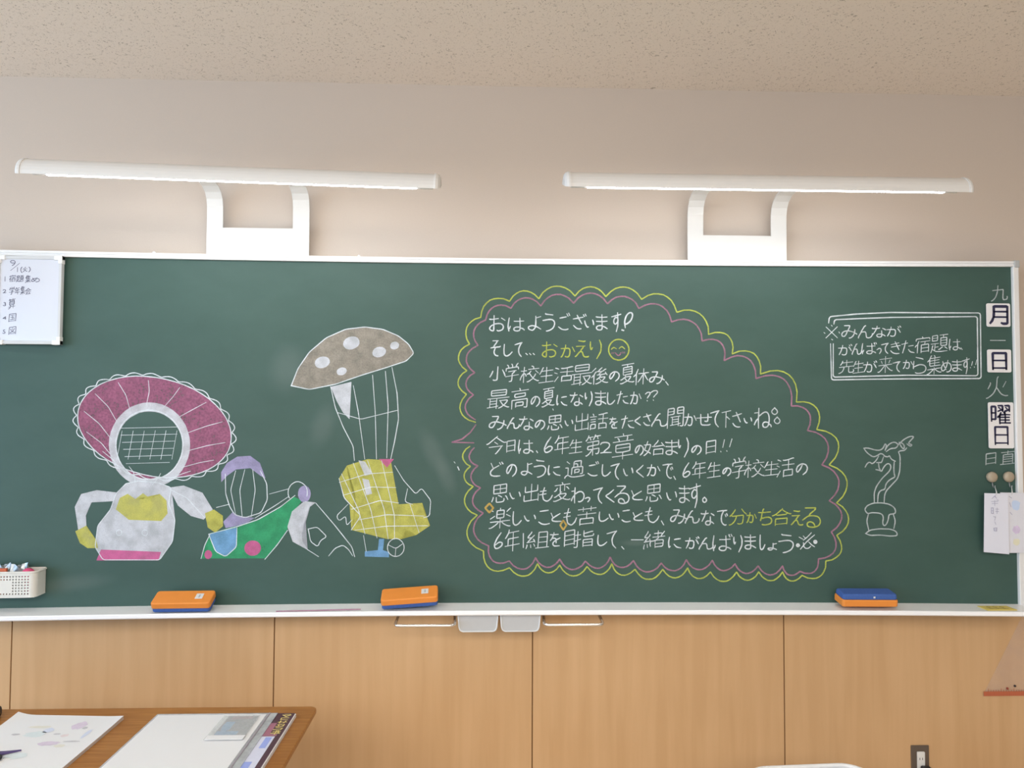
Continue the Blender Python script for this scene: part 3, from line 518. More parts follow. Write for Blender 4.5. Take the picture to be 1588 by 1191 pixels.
def board_mat():
    """green enamel board with faint wiped chalk dust"""
    m, nt, b = nodes_of('green_chalkboard_enamel')
    tc = nt.nodes.new('ShaderNodeTexCoord')
    mp = nt.nodes.new('ShaderNodeMapping')
    mp.inputs['Rotation'].default_value = (0, 0.35, 0)
    mp.inputs['Scale'].default_value = (1.6, 1.6, 3.2)
    no = nt.nodes.new('ShaderNodeTexNoise')
    no.inputs['Scale'].default_value = 1.6
    no.inputs['Detail'].default_value = 6
    no.inputs['Roughness'].default_value = 0.6
    cr = nt.nodes.new('ShaderNodeValToRGB')
    cr.color_ramp.elements[0].position = 0.3
    cr.color_ramp.elements[0].color = BOARD_DARK + (1,)
    cr.color_ramp.elements[1].position = 0.75
    cr.color_ramp.elements[1].color = BOARD_LIGHT + (1,)
    nt.links.new(tc.outputs['Object'], mp.inputs['Vector'])
    nt.links.new(mp.outputs['Vector'], no.inputs['Vector'])
    nt.links.new(no.outputs['Fac'], cr.inputs['Fac'])
    last = cr.outputs['Color']
    for x, z, rx, rz, tilt in SMEARS:
        m2 = nt.nodes.new('ShaderNodeMapping')
        m2.vector_type = 'TEXTURE'
        m2.inputs['Location'].default_value = (x, 0, z)
        m2.inputs['Rotation'].default_value = (0, tilt, 0)
        m2.inputs['Scale'].default_value = (rx, 10, rz)
        ln = nt.nodes.new('ShaderNodeVectorMath')
        ln.operation = 'LENGTH'
        mr = nt.nodes.new('ShaderNodeMapRange')
        mr.interpolation_type = 'SMOOTHSTEP'
        mr.inputs['From Min'].default_value = 1.15
        mr.inputs['From Max'].default_value = 0.2
        mr.inputs['To Max'].default_value = 0.08
        mx = nt.nodes.new('ShaderNodeMixRGB')
        mx.inputs['Color2'].default_value = (0.42, 0.45, 0.45, 1)
        nt.links.new(tc.outputs['Object'], m2.inputs['Vector'])
        nt.links.new(m2.outputs['Vector'], ln.inputs[0])
        nt.links.new(ln.outputs['Value'], mr.inputs['Value'])
        nt.links.new(mr.outputs['Result'], mx.inputs['Fac'])
        nt.links.new(last, mx.inputs['Color1'])
        last = mx.outputs['Color']
    nt.links.new(last, b.inputs['Base Color'])
    b.inputs['Roughness'].default_value = 0.55
    b.inputs['Specular IOR Level'].default_value = 0.4
    return m

def emitter(name, color, strength):
    m, nt, b = nodes_of(name)
    b.inputs['Base Color'].default_value = (0.9, 0.9, 0.9, 1)
    b.inputs['Emission Color'].default_value = color + (1,)
    b.inputs['Emission Strength'].default_value = strength
    return m

def clear_mat(name, color, cover, rough=0.15):
    """thin clear plastic: mostly see-through with a milky share and gloss"""
    m, nt, b = nodes_of(name)
    b.inputs['Base Color'].default_value = color + (1,)
    b.inputs['Roughness'].default_value = rough
    no = nt.nodes.new('ShaderNodeTexNoise')
    no.inputs['Scale'].default_value = 14.0
    r = nt.nodes.new('ShaderNodeMapRange')
    r.inputs['From Min'].default_value = 0.3
    r.inputs['From Max'].default_value = 0.7
    r.inputs['To Min'].default_value = cover * 0.8
    r.inputs['To Max'].default_value = cover * 1.2
    nt.links.new(no.outputs['Fac'], r.inputs['Value'])
    nt.links.new(r.outputs['Result'], b.inputs['Alpha'])
    return m

BOARD_DARK = (0.037, 0.083, 0.067)
BOARD_LIGHT = (0.052, 0.104, 0.086)
M = {
    'plaster': mat('cream_wallpaper', (0.605, 0.515, 0.44), 0.85, vary=0.03, scale=220, bump=0.12, spec=0.15),
    'ceiling': ceiling_mat(),
    'floor': wood('floor_boards', (0.62, 0.52, 0.40), (0.74, 0.63, 0.50), 9, (1, 8, 8), 0.35),
    'panel': wood('birch_wall_panel', (0.60, 0.365, 0.18), (0.655, 0.41, 0.212), 3, (8, 8, 0.5), 0.5),
    'groove': mat('panel_gap', (0.20, 0.10, 0.035), 0.8),
    'desk': wood('oak_desk_veneer', (0.34, 0.135, 0.030), (0.46, 0.21, 0.055), 12, (0.8, 12, 8), 0.38),
    'board': board_mat(),
    'alu': mat('white_anodised_aluminium', (0.80, 0.79, 0.78), 0.38, 0.0, 0.02, 8, spec=0.5),
    'tray': mat('lamplit_aluminium_tray', (0.94, 0.935, 0.935), 0.32, 0.0, 0.02, 8, spec=0.5),  # paler than the frame: lamp light on the tray put into its colour
    'cap': mat('grey_corner_plastic', (0.45, 0.46, 0.46), 0.5),
    'chrome': mat('chrome_bar', (0.80, 0.77, 0.74), 0.18, 1.0, 0.02),
    'drawer': mat('translucent_grey_plastic', (0.52, 0.52, 0.52), 0.35, 0.0, 0.03, 60),
    'drawer_rim': mat('frosted_plastic_rim', (0.74, 0.75, 0.75), 0.35),
    'lamp': mat('white_lamp_enamel', (0.74, 0.72, 0.69), 0.4, 0.0, 0.02, 6),
    'lampcap': mat('white_lamp_plastic', (0.78, 0.77, 0.75), 0.4, 0.0, 0.02, 6),
    'tube': emitter('fluorescent_tube', (0.90, 0.96, 1.0), 22.0),
    'white': mat('white_plastic', (0.82, 0.81, 0.79), 0.35, 0.0, 0.02, 12),
    'whiteboard': mat('glossy_whiteboard', (0.64, 0.645, 0.70), 0.22, 0.0, 0.03, 4, spec=0.6),
    'wbframe': mat('pale_grey_frame', (0.60, 0.60, 0.60), 0.45),
    'ink': mat('dark_marker_ink', (0.10, 0.095, 0.16), 0.6),
    'card': mat('white_magnet_sheet', (0.82, 0.80, 0.80), 0.5, 0.0, 0.02, 20),
    'navy': mat('navy_print', (0.028, 0.028, 0.075), 0.5),
    'magnet': mat('beige_magnet_plastic', (0.40, 0.33, 0.24), 0.4, 0.0, 0.12, 60),
    'tag': mat('laminated_paper', (0.74, 0.75, 0.84), 0.4, 0.0, 0.03, 12),
    'tag2': mat('laminated_paper_print', (0.72, 0.72, 0.78), 0.4, 0.0, 0.05, 25),
    'wire': mat('white_string', (0.70, 0.70, 0.68), 0.7),
    'faint': mat('pale_pencil_marks', (0.42, 0.42, 0.55), 0.8),
    'pale_blue': mat('pale_blue_print', (0.55, 0.66, 0.86), 0.6),
    'pale_violet': mat('pale_violet_print', (0.66, 0.56, 0.74), 0.6, vary=0.2, scale=80),
    'pale_cyan': mat('pale_cyan_print', (0.62, 0.77, 0.80), 0.6, vary=0.12, scale=80),
    'pale_yellow': mat('pale_yellow_print', (0.75, 0.72, 0.55), 0.6),
    'pale_pink': mat('pale_pink_print', (0.78, 0.58, 0.60), 0.6),
    'sheet_violet': mat('faint_violet_print', (0.71, 0.62, 0.74), 0.75, vary=0.12, scale=90),
    'sheet_blue': mat('faint_blue_print', (0.67, 0.72, 0.86), 0.75, vary=0.06, scale=90),
    'sheet_cyan': mat('faint_cyan_print', (0.71, 0.78, 0.80), 0.75, vary=0.06, scale=90),
    'sheet_pink': mat('faint_pink_print', (0.79, 0.70, 0.71), 0.75, vary=0.06, scale=90),
    'sheet_grey': mat('faint_grey_print', (0.56, 0.55, 0.58), 0.75, vary=0.2, scale=90),
    'sheet_yellow': mat('faint_yellow_print', (0.78, 0.76, 0.68), 0.75, vary=0.06, scale=90),
    'card_blue': mat('blue_card_print', (0.34, 0.52, 0.74), 0.5, vary=0.3, scale=60),
    'card_mauve': mat('mauve_card_print', (0.46, 0.33, 0.38), 0.5, vary=0.3, scale=60),
    'mid_grey': mat('grey_print', (0.42, 0.42, 0.44), 0.7, vary=0.25, scale=120),
    'orange': mat('orange_eraser_plastic', (0.80, 0.27, 0.045), 0.45, 0.0, 0.05, 30),
    'felt': mat('blue_felt', (0.062, 0.125, 0.36), 0.95, 0.0, 0.18, 250, bump=0.4, spec=0.1),
    'sticker': mat('pale_sticker', (0.70, 0.70, 0.70), 0.5),
    'tape': mat('yellow_tape', (0.80, 0.64, 0.17), 0.55, 0.0, 0.1, 60),
    'basket': mat('ivory_basket_plastic', (0.74, 0.72, 0.66), 0.4),
    'foil': mat('silver_foil', (0.40, 0.42, 0.44), 0.38, 0.8, 0.25, 60, bump=0.6),
    'red': mat('orange_red_box', (0.60, 0.13, 0.05), 0.5),
    'pink': mat('pink_chalk_stick', (0.72, 0.08, 0.20), 0.7),
    'paper': mat('white_paper', (0.82, 0.82, 0.83), 0.75, 0.0, 0.015, 6, spec=0.2),
    'pages': mat('page_edges', (0.62, 0.55, 0.50), 0.8, 0.0, 0.12, 400, (0.02, 0.02, 1)),
    'black': mat('black_plastic', (0.018, 0.018, 0.022), 0.4),
    'steel': mat('grey_steel', (0.42, 0.42, 0.43), 0.35, 0.8),
    'violet_dark': mat('dark_violet_plastic', (0.09, 0.06, 0.17), 0.35),
    'folder': clear_mat('clear_grey_folder', (0.62, 0.64, 0.66), 0.72),
    'folder_edge': mat('folder_seam', (0.36, 0.32, 0.36), 0.4),
    'maroon': mat('maroon_cover', (0.10, 0.045, 0.065), 0.35, 0.0, 0.25, 40),
    'rose': mat('rose_cover_print', (0.42, 0.17, 0.24), 0.4),
    'gold': mat('yellow_cover_lettering', (0.86, 0.70, 0.26), 0.5),
    'bluebox': mat('blue_cover_print', (0.36, 0.44, 0.86), 0.4),
    'lilac': mat('lilac_cover_print', (0.74, 0.75, 0.90), 0.4, vary=0.06, scale=70),
    'packet': clear_mat('clear_packet', (0.80, 0.81, 0.80), 0.28),
    'plate': mat('brown_metal_plate', (0.17, 0.135, 0.11), 0.4, 0.5),
    'bluewrap': mat('blue_wrapper', (0.13, 0.16, 0.62), 0.4),
    'acrylic': clear_mat('clear_acrylic', (0.74, 0.66, 0.66), 0.10, 0.12),
    'redscale': mat('red_scale_print', (0.50, 0.13, 0.06), 0.5, 0.0, 0.35, 600, (1, 0.01, 0.01)),
    'reddot': mat('red_stud', (0.30, 0.05, 0.03), 0.4),
    'c_w': chalk('white_chalk', (0.78, 0.84, 0.88), 0.95, low=0.65),
    'c_g': chalk('thin_white_chalk', (0.66, 0.72, 0.74), 0.80, low=0.55),
    'c_y': chalk('yellow_chalk', (0.58, 0.66, 0.13), 0.90, low=0.5),
    'c_o': chalk('orange_yellow_chalk', (0.72, 0.50, 0.14), 0.92, low=0.5),
    'c_p': chalk('pink_chalk', (0.50, 0.24, 0.35), 0.80, low=0.5),
    'f_w': chalk('white_chalk_fill', (0.66, 0.68, 0.73), 0.86, 528, 0.82),
    'f_m': chalk('maroon_chalk_fill', (0.37, 0.135, 0.225), 0.86, 132, 0.72),
    'f_yl': chalk('yellow_chalk_fill', (0.56, 0.54, 0.13), 0.86, 352, 0.82),
    'f_pk': chalk('pink_chalk_fill', (0.62, 0.15, 0.33), 0.88, 352, 0.90),
    'f_gn': chalk('green_chalk_fill', (0.06, 0.36, 0.17), 0.9, 352, 0.85),
    'f_bl': chalk('blue_chalk_fill', (0.20, 0.40, 0.66), 0.88, 352, 0.85),
    'f_pu': chalk('purple_chalk_fill', (0.42, 0.38, 0.60), 0.84, 352, 0.85),
    'f_gy': chalk('grey_brown_chalk_fill', (0.36, 0.32, 0.27), 0.82, 198, 0.82),
}

# ------------------------------------------------------------------ helpers
def obj(name, bm, mats, parent=None, smooth=False, bevel=0.0, local=False):
    """link one mesh object; with a parent, vertices are stored relative to it"""
    me = bpy.data.meshes.new(name)
    if parent is not None and not local:
        p = parent
        off = Vector((0, 0, 0))
        while p is not None:
            off += p.location
            p = p.parent
        bmesh.ops.translate(bm, verts=bm.verts, vec=-off)
    bmesh.ops.recalc_face_normals(bm, faces=bm.faces)
    bm.to_mesh(me)
    bm.free()
    for m in (mats if isinstance(mats, (list, tuple)) else [mats]):
        me.materials.append(m)
    if smooth:
        for f in me.polygons:
            f.use_smooth = True
    o = bpy.data.objects.new(name, me)
    C.objects.link(o)
    if parent is not None:
        o.parent = parent
    if bevel:
        b = o.modifiers.new('bevel', 'BEVEL')
        b.width = bevel
        b.segments = 3
        b.limit_method = 'ANGLE'
    return o

def thing(name, label, cat, loc=(0, 0, 0), rot=(0, 0, 0), group=None):
    o = bpy.data.objects.new(name, None)
    o.empty_display_size = 0.05
    C.objects.link(o)
    o.location = loc
    o.rotation_euler = rot
    o['label'] = label
    o['category'] = cat
    if group:
        o['group'] = group
    return o

def tag(o, label, cat, group=None):
    o['label'] = label
    o['category'] = cat
    if group:
        o['group'] = group
    return o

def box(x0, x1, y0, y1, z0, z1, bm=None, mi=0):
    bm = bm or bmesh.new()
    v = [bm.verts.new((x, y, z)) for x in (x0, x1) for y in (y0, y1) for z in (z0, z1)]
    for f in ((0, 1, 3, 2), (4, 6, 7, 5), (0, 4, 5, 1), (2, 3, 7, 6), (0, 2, 6, 4), (1, 5, 7, 3)):
        bm.faces.new([v[i] for i in f]).material_index = mi
    return bm

def prism(pts, z0, z1, bm=None, mi=0):
    """horizontal outline (x, y) raised from z0 to z1"""
    bm = bm or bmesh.new()
    a = [bm.verts.new((x, y, z0)) for x, y in pts]
    b = [bm.verts.new((x, y, z1)) for x, y in pts]
    n = len(pts)
    fs = [bm.faces.new(a[::-1]), bm.faces.new(b)]
    for i in range(n):
        fs.append(bm.faces.new((a[i], a[(i + 1) % n], b[(i + 1) % n], b[i])))
    for f in fs:
        f.material_index = mi
    return bm

def round_rect(x0, x1, y0, y1, r, n=6):
    out = []
    for cx, cy, a0 in ((x1 - r, y1 - r, 0), (x0 + r, y1 - r, 90), (x0 + r, y0 + r, 180), (x1 - r, y0 + r, 270)):
        for k in range(n + 1):
            a = math.radians(a0 + 90 * k / n)
            out.append((cx + r * math.cos(a), cy + r * math.sin(a)))
    return out

def slab(x0, x1, z0, z1, y0, y1, r, bm=None, mi=0, n=6):
    """upright plate with rounded corners, y0 front (room side) to y1 back"""
    bm = bm or bmesh.new()
    pts = round_rect(x0, x1, z0, z1, r, n)
    a = [bm.verts.new((x, y0, z)) for x, z in pts]
    b = [bm.verts.new((x, y1, z)) for x, z in pts]
    m = len(pts)
    fs = [bm.faces.new(a), bm.faces.new(b[::-1])]
    for i in range(m):
        fs.append(bm.faces.new((a[i], b[i], b[(i + 1) % m], a[(i + 1) % m])))
    for f in fs:
        f.material_index = mi
    return bm

def tube(path, r, n=12, bm=None, mi=0, cap=True):
    bm = bm or bmesh.new()
    P = [Vector(p) for p in path]
    rings = []
    ref = None
    for i, p in enumerate(P):
        t = (P[min(i + 1, len(P) - 1)] - P[max(i - 1, 0)]).normalized()
        if ref is None:
            ref = Vector((0, 0, 1)) if abs(t.z) < 0.9 else Vector((1, 0, 0))
        u = (ref - t * ref.dot(t)).normalized()
        ref = u
        w = t.cross(u)
        rr = r[i] if isinstance(r, (list, tuple)) else r
        rings.append([bm.verts.new(p + (u * math.cos(2 * math.pi * k / n) + w * math.sin(2 * math.pi * k / n)) * rr) for k in range(n)])
    for a, b in zip(rings[:-1], rings[1:]):
        for k in range(n):
            bm.faces.new((a[k], a[(k + 1) % n], b[(k + 1) % n], b[k])).material_index = mi
    if cap:
        bm.faces.new(rings[0][::-1]).material_index = mi
        bm.faces.new(rings[-1]).material_index = mi
    return bm

def bend(pts, r, n=5):
    """polyline with its corners rounded to radius r"""
    P = [Vector(p) for p in pts]
    out = [P[0]]
    for a, b, c in zip(P[:-2], P[1:-1], P[2:]):
        u, w = (a - b).normalized(), (c - b).normalized()
        s, e = b + u * r, b + w * r
        for k in range(n + 1):
            t = k / n
            out.append(s * (1 - t) ** 2 + b * 2 * t * (1 - t) + e * t * t)
    out.append(P[-1])
    return out

# the board is a shallow concave curve: its ends stand further from the wall
def yb(x):
    return -0.05 - 0.0477 * (x / 1.75) ** 2

def sweep(profile, x0, x1, n=72, bm=None, mi=0):
    """profile (dy from the board face, z) carried along the board's curve"""
    bm = bm or bmesh.new()
    rings = []
    for i in range(n + 1):
        x = x0 + (x1 - x0) * i / n
        rings.append([bm.verts.new((x, (yb(x) + d) if d is not None else -0.003, z)) for d, z in profile])
    m = len(profile)
    for a, b in zip(rings[:-1], rings[1:]):
        for k in range(m):
            bm.faces.new((a[k], a[(k + 1) % m], b[(k + 1) % m], b[k])).material_index = mi
    bm.faces.new(rings[0][::-1]).material_index = mi
    bm.faces.new(rings[-1]).material_index = mi
    return bm

def soften(pts, cut=4.0, it=2):
    for _ in range(it):
        if len(pts) < 3:
            return pts
        closed = pts[0] == pts[-1] and len(pts) > 3
        out = [pts[0]]
        for a, b, c in zip(pts[:-2], pts[1:-1], pts[2:]):
            for q in (a, c):
                d = math.hypot(q[0] - b[0], q[1] - b[1])
                t = min(0.27, cut / d) if d > 1e-6 else 0
                out.append((b[0] + (q[0] - b[0]) * t, b[1] + (q[1] - b[1]) * t))
        out.append(pts[-1])
        pts = out
        cut *= 0.5
    return pts

def ribbon(bm, pts, w, face, mi=0, wob=0.12):
    """flat stroke of width w (mm) along pts (mm), laid on a face: face(x, z) -> point"""
    n = len(pts)
    if n < 2:
        return
    L, R = [], []
    # extend the ends by half the width, as a chalk tip does
    def ext(a, b):
        d = math.hypot(a[0] - b[0], a[1] - b[1]) or 1.0
        return (a[0] + (a[0] - b[0]) / d * w * 0.3, a[1] + (a[1] - b[1]) / d * w * 0.3)
    closed = pts[0] == pts[-1]
    q = list(pts)
    if not closed:
        q[0], q[-1] = ext(pts[0], pts[1]), ext(pts[-1], pts[-2])
    for i in range(n):
        a = q[max(i - 1, 0)] if not (closed and i == 0) else q[-2]
        c = q[min(i + 1, n - 1)] if not (closed and i == n - 1) else q[1]
        b = q[i]
        t1 = Vector((b[0] - a[0], b[1] - a[1]))
        t2 = Vector((c[0] - b[0], c[1] - b[1]))
        t1 = t1.normalized() if t1.length > 1e-6 else t2.normalized()
        t2 = t2.normalized() if t2.length > 1e-6 else t1
        t = t1 + t2
        t = t.normalized() if t.length > 0.2 else t1
        k = 1.0 / max(0.6, t.dot(t1))
        h = w * 0.5 * k * (1 + random.uniform(-wob, wob))
        if not closed and i in (0, n - 1):
            h *= 0.7
        nx, nz = -t.y * h, t.x * h
        L.append(bm.verts.new(face((b[0] + nx) / 1000, (b[1] + nz) / 1000)))
        R.append(bm.verts.new(face((b[0] - nx) / 1000, (b[1] - nz) / 1000)))
    for i in range(n - 1):
        bm.faces.new((L[i], R[i], R[i + 1], L[i + 1])).material_index = mi

def board_face(layer):
    d = 0.0004 * layer
    return lambda x, z: Vector((x, yb(x) - d, z))

def decode(s):
    return [[(int(t[i:i + 2]), int(t[i + 2:i + 4])) for i in range(0, len(t), 4)] for t in s.split()]

def write(bm, items, face, w_kana=5.0, w_kanji=4.2, mi=0, cut=3.0):
    for ch, x0, z0, x1, z1 in items:
        w = w_kanji if (ord(ch[-1]) > 0x4e00 and ch not in '一小') else w_kana
        for s in decode(GLYPHS[ch]):
            pts = [(x0 + (x1 - x0) * a / 99, z0 + (z1 - z0) * b / 99) for a, b in s]
            ribbon(bm, soften(pts, cut), w, face, mi)

def fill(bm, pts, face, mi=0):
    """closed chalk patch following the board's curve"""
    t = bmesh.new()
    vs_ = [t.verts.new((x / 1000, 0, z / 1000)) for x, z in pts]
    t.faces.new(vs_)
    bmesh.ops.triangulate(t, faces=t.faces[:])
    x0, x1 = min(p[0] for p in pts) / 1000, max(p[0] for p in pts) / 1000
    x = math.ceil(x0 / 0.03) * 0.03
    while x < x1:
        bmesh.ops.bisect_plane(t, geom=t.verts[:] + t.edges[:] + t.faces[:], plane_co=(x, 0, 0), plane_no=(1, 0, 0))
        x += 0.03
    vm = {v: bm.verts.new(face(v.co.x, v.co.z)) for v in t.verts}
    for f in t.faces:
        bm.faces.new([vm[v] for v in f.verts]).material_index = mi
    t.free()

# ------------------------------------------------------------------ the setting
CEIL = 2.753
def structure(name, bm, m, parent=None):
    o = obj(name, bm, m, parent)
    o['kind'] = 'structure'
    return o

structure('floor', box(-4.2, 4.4, -6.5, 0.1, -0.05, 0.0), M['floor'])
structure('ceiling', box(-4.2, 4.4, -6.5, 0.1, CEIL, CEIL + 0.05), M['ceiling'])
wall = structure('wall_front', box(-4.2, 4.4, 0.0, 0.1, 0.0, CEIL), M['plaster'])
structure('baseboard_front', box(-4.2, 4.4, -0.012, 0.0, 0.0, 0.07), M['groove'])
PANEL_TOP = 0.868
edges = [-1.7036 - 0.91 * k for k in (2, 1)] + [-1.7036, -0.7946, 0.1212, 1.0337, 1.946, 1.946 + 0.91, 1.946 + 1.82]
for a, b in zip(edges[:-1], edges[1:]):
    structure('wood_panel', box(a + 0.0022, b - 0.0022, -0.007, -0.0005, 0.07, PANEL_TOP), M['panel'], wall)
structure('panel_backing', box(edges[0], edges[-1], -0.0025, -0.0001, 0.07, PANEL_TOP - 0.001), M['groove'], wall)

# ------------------------------------------------------------------ chalkboard
cb = thing('chalkboard', 'long curved green chalkboard with white aluminium frame, covered in coloured chalk writing and drawings', 'chalkboard', (0, -0.05, 0.88))
XL, XR, ZB, ZT = -1.842, 1.8365, 0.880, 2.0815
obj('board_surface', sweep([(0, ZB - 0.01), (0, ZT + 0.004), (0.02, ZT + 0.004), (0.02, ZB - 0.01)], XL - 0.004, XR + 0.004, 120), M['board'], cb)
bm = sweep([(-0.011, ZT), (-0.011, ZT + 0.0075), (-0.008, ZT + 0.0085), (-0.008, ZT + 0.0105), (-0.011, ZT + 0.0115), (-0.011, ZT + 0.019), (None, ZT + 0.019), (None, ZT)], XL - 0.02, XR + 0.005)
obj('frame_rail', bm, M['alu'], cb)
def upright(xa, xb):
    b_ = bmesh.new()
    y0 = min(yb(xa), yb(xb)) - 0.011
    return box(xa, xb, y0, -0.003, ZB - 0.02, ZT + 0.0005, b_)
obj('frame_upright', upright(XR, XR + 0.021), M['alu'], cb, bevel=0.003)
obj('frame_upright', upright(XL - 0.021, XL), M['alu'], cb, bevel=0.003)
for xa, xb in ((XR + 0.004, XR + 0.0235), (XL - 0.0235, XL - 0.004)):
    obj('corner_cap', box(xa, xb, yb(xb) - 0.0135, -0.003, ZT - 0.004, ZT + 0.022), M['cap'], cb, bevel=0.003)
for x in (-1.215, -0.505):
    bm = bmesh.new()
    bmesh.ops.create_uvsphere(bm, u_segments=12, v_segments=8, radius=0.006)
    bmesh.ops.translate(bm, verts=bm.verts, vec=(x, yb(x) + 0.0, ZT + 0.021))
    obj('frame_stud', bm, M['white'], cb, smooth=True)
bm = sweep([(0.004, ZB), (-0.104, ZB - 0.003), (-0.104, ZB - 0.005), (-0.106, ZB - 0.005), (-0.106, ZB + 0.001), (-0.1105, ZB + 0.0015), (-0.113, ZB - 0.001), (-0.113, ZB - 0.0115), (-0.108, ZB - 0.0155), (-0.012, ZB - 0.0155), (0.004, ZB - 0.0155)], XL - 0.021, XR + 0.021)
tray = obj('chalk_tray', bm, M['tray'], cb)
bm = box(1.672, 1.776, -0.182, -0.128, ZB - 0.0012, ZB + 0.0012)
tp = obj('tray_tape', bm, M['tape'], cb)
tp['label'] = 'yellow tape strip stuck on the tray'
bm = bmesh.new()
tray_top = lambda x, z: Vector((x, z, ZB + 0.0016))
for cx in (1.700, 1.722, 1.746):
    for pts in ([(-9, 8), (9, 10)], [(-2, 18), (-3, -14)], [(-9, -8), (10, -10)]):
        ribbon(bm, [(cx * 1000 + a, -156 + b) for a, b in pts], 2.8, tray_top)
obj('tape_lettering', bm, M['groove'], tp)
# chalk drawers under the tray
for x0 in (-0.1415, 0.0035):
    x1 = x0 + 0.1365
    bm = bmesh.new()
    top, bot = 0.863, 0.803
    pts = [(x0, top), (x1, top), (x1 - 0.004, bot + 0.014), (x1 - 0.008, bot + 0.004), (x1 - 0.016, bot), (x0 + 0.016, bot), (x0 + 0.008, bot + 0.004), (x0 + 0.004, bot + 0.014)]
    a = [bm.verts.new((x, -0.128, z)) for x, z in pts]
    b = [bm.verts.new((x, -0.020, z)) for x, z in pts]
    bm.faces.new(a)
    bm.faces.new(b[::-1])
    for i in range(8):
        bm.faces.new((a[i], b[i], b[(i + 1) % 8], a[(i + 1) % 8]))
    d = obj('drawer', bm, M['drawer'], cb)
    rim = [(x, -0.129, z) for x, z in pts[1:] + pts[:1]]
    bm = tube(bend(rim[::1], 0.003, 2), 0.0026, 8)
    tube([(x0, -0.129, top - 0.004), (x1, -0.129, top - 0.004)], 0.0036, 8, bm)
    obj('drawer_rim', bm, M['drawer_rim'], d, smooth=True)
# chrome grab bars under the tray
for x0, x1 in ((-0.352, -0.152), (0.152, 0.352)):
    path = bend([(x0 + .003, -0.060, 0.846), (x0, -0.163, 0.833), (x1, -0.163, 0.833), (x1 - .003, -0.060, 0.846)], 0.018)
    obj('grab_bar', tube(path, 0.0054, 12), M['chrome'], cb, smooth=True)

# ------------------------------------------------------------------ chalk on the board
CW = {'month_number': 'g', 'day_number': 'g', 'weekday_character': 'g', 'duty_heading': 'g',
      'welcome_back_words': 'y', 'sharing_words': 'y', 'notice_heading': 'w', 'notice_middle_line': 'w', 'notice_last_line': 'w'}
CHALK_LABEL = {
    'welcome_back_words': 'yellow chalk words in the second line', 'sharing_words': 'yellow chalk words ending the ninth line',
    'bubble_outline': 'yellow scalloped outline around the message', 'bubble_outline_pink': 'pink scalloped outline with a pointed tail',
    'smiley_face': 'small yellow smiling face in a circle', 'yellow_sparkle': 'small orange-yellow diamond outlines',
    'notice_frame': 'double white chalk rectangle around the notice', 'dragon_sketch': 'thin chalk outline of a dragon statue on a pot',
    'flower_vase_drawing': 'big maroon flower with frilled white edge over a white jug', 'landscape_drawing': 'green hill with blue pond, crescent and balloon',
    'mushroom_drawing': 'grey-capped mushroom in a yellow checked pot'}
rename = {'bubble_outline_pink': 'bubble_outline', 'yellow_sparkle_low': 'yellow_sparkle', 'star_pair_low': 'star_pair', 'chalk_fleck_low': 'chalk_fleck', 'chalk_fleck_mid': 'chalk_fleck'}
names = list(FILLS) + [n for n in STROKES if n not in FILLS] + [n for n in TEXT if n not in STROKES and n not in FILLS]
LAYER = {'c': 3}
for n in names:
    bm = bmesh.new()
    mats, idx = [], {}
    def slot(k):
        if k not in idx:
            idx[k] = len(mats)
            mats.append(M[k])
        return idx[k]
    for it in FILLS.get(n, []):
        if it[2] == 'RING':
            face = board_face(it[1])
            o_, i_ = it[3], it[4]
            for k in range(len(o_) - 1):
                q = (o_[k], o_[k + 1], i_[k + 1], i_[k])
                for s0, s1 in ((0, .5), (.5, 1)):
                    lerp = lambda p, r, t: ((p[0] + (r[0] - p[0]) * t) / 1000, (p[1] + (r[1] - p[1]) * t) / 1000)
                    vv = [lerp(q[0], q[3], s0), lerp(q[1], q[2], s0), lerp(q[1], q[2], s1), lerp(q[0], q[3], s1)]
                    bm.faces.new([bm.verts.new(face(*v)) for v in vv]).material_index = slot('f_' + it[0])
        else:
            fill(bm, it[2], board_face(it[1]), slot('f_' + it[0]))
    for col, w, pts in STROKES.get(n, []):
        ribbon(bm, soften(list(pts), 1.0 if col == 'o' or n.startswith('bubble') else 5.0), w, board_face(5), slot('c_' + col))
    if n in TEXT:
        write(bm, TEXT[n], board_face(5), mi=slot('c_' + CW.get(n, 'w')),
              w_kana=3.8 if n.startswith('notice') else 4.5, w_kanji=3.3 if n.startswith('notice') else 3.8)
    o = obj(rename.get(n, n), bm, mats, cb)
    if n in CHALK_LABEL:
        o['label'] = CHALK_LABEL[n]

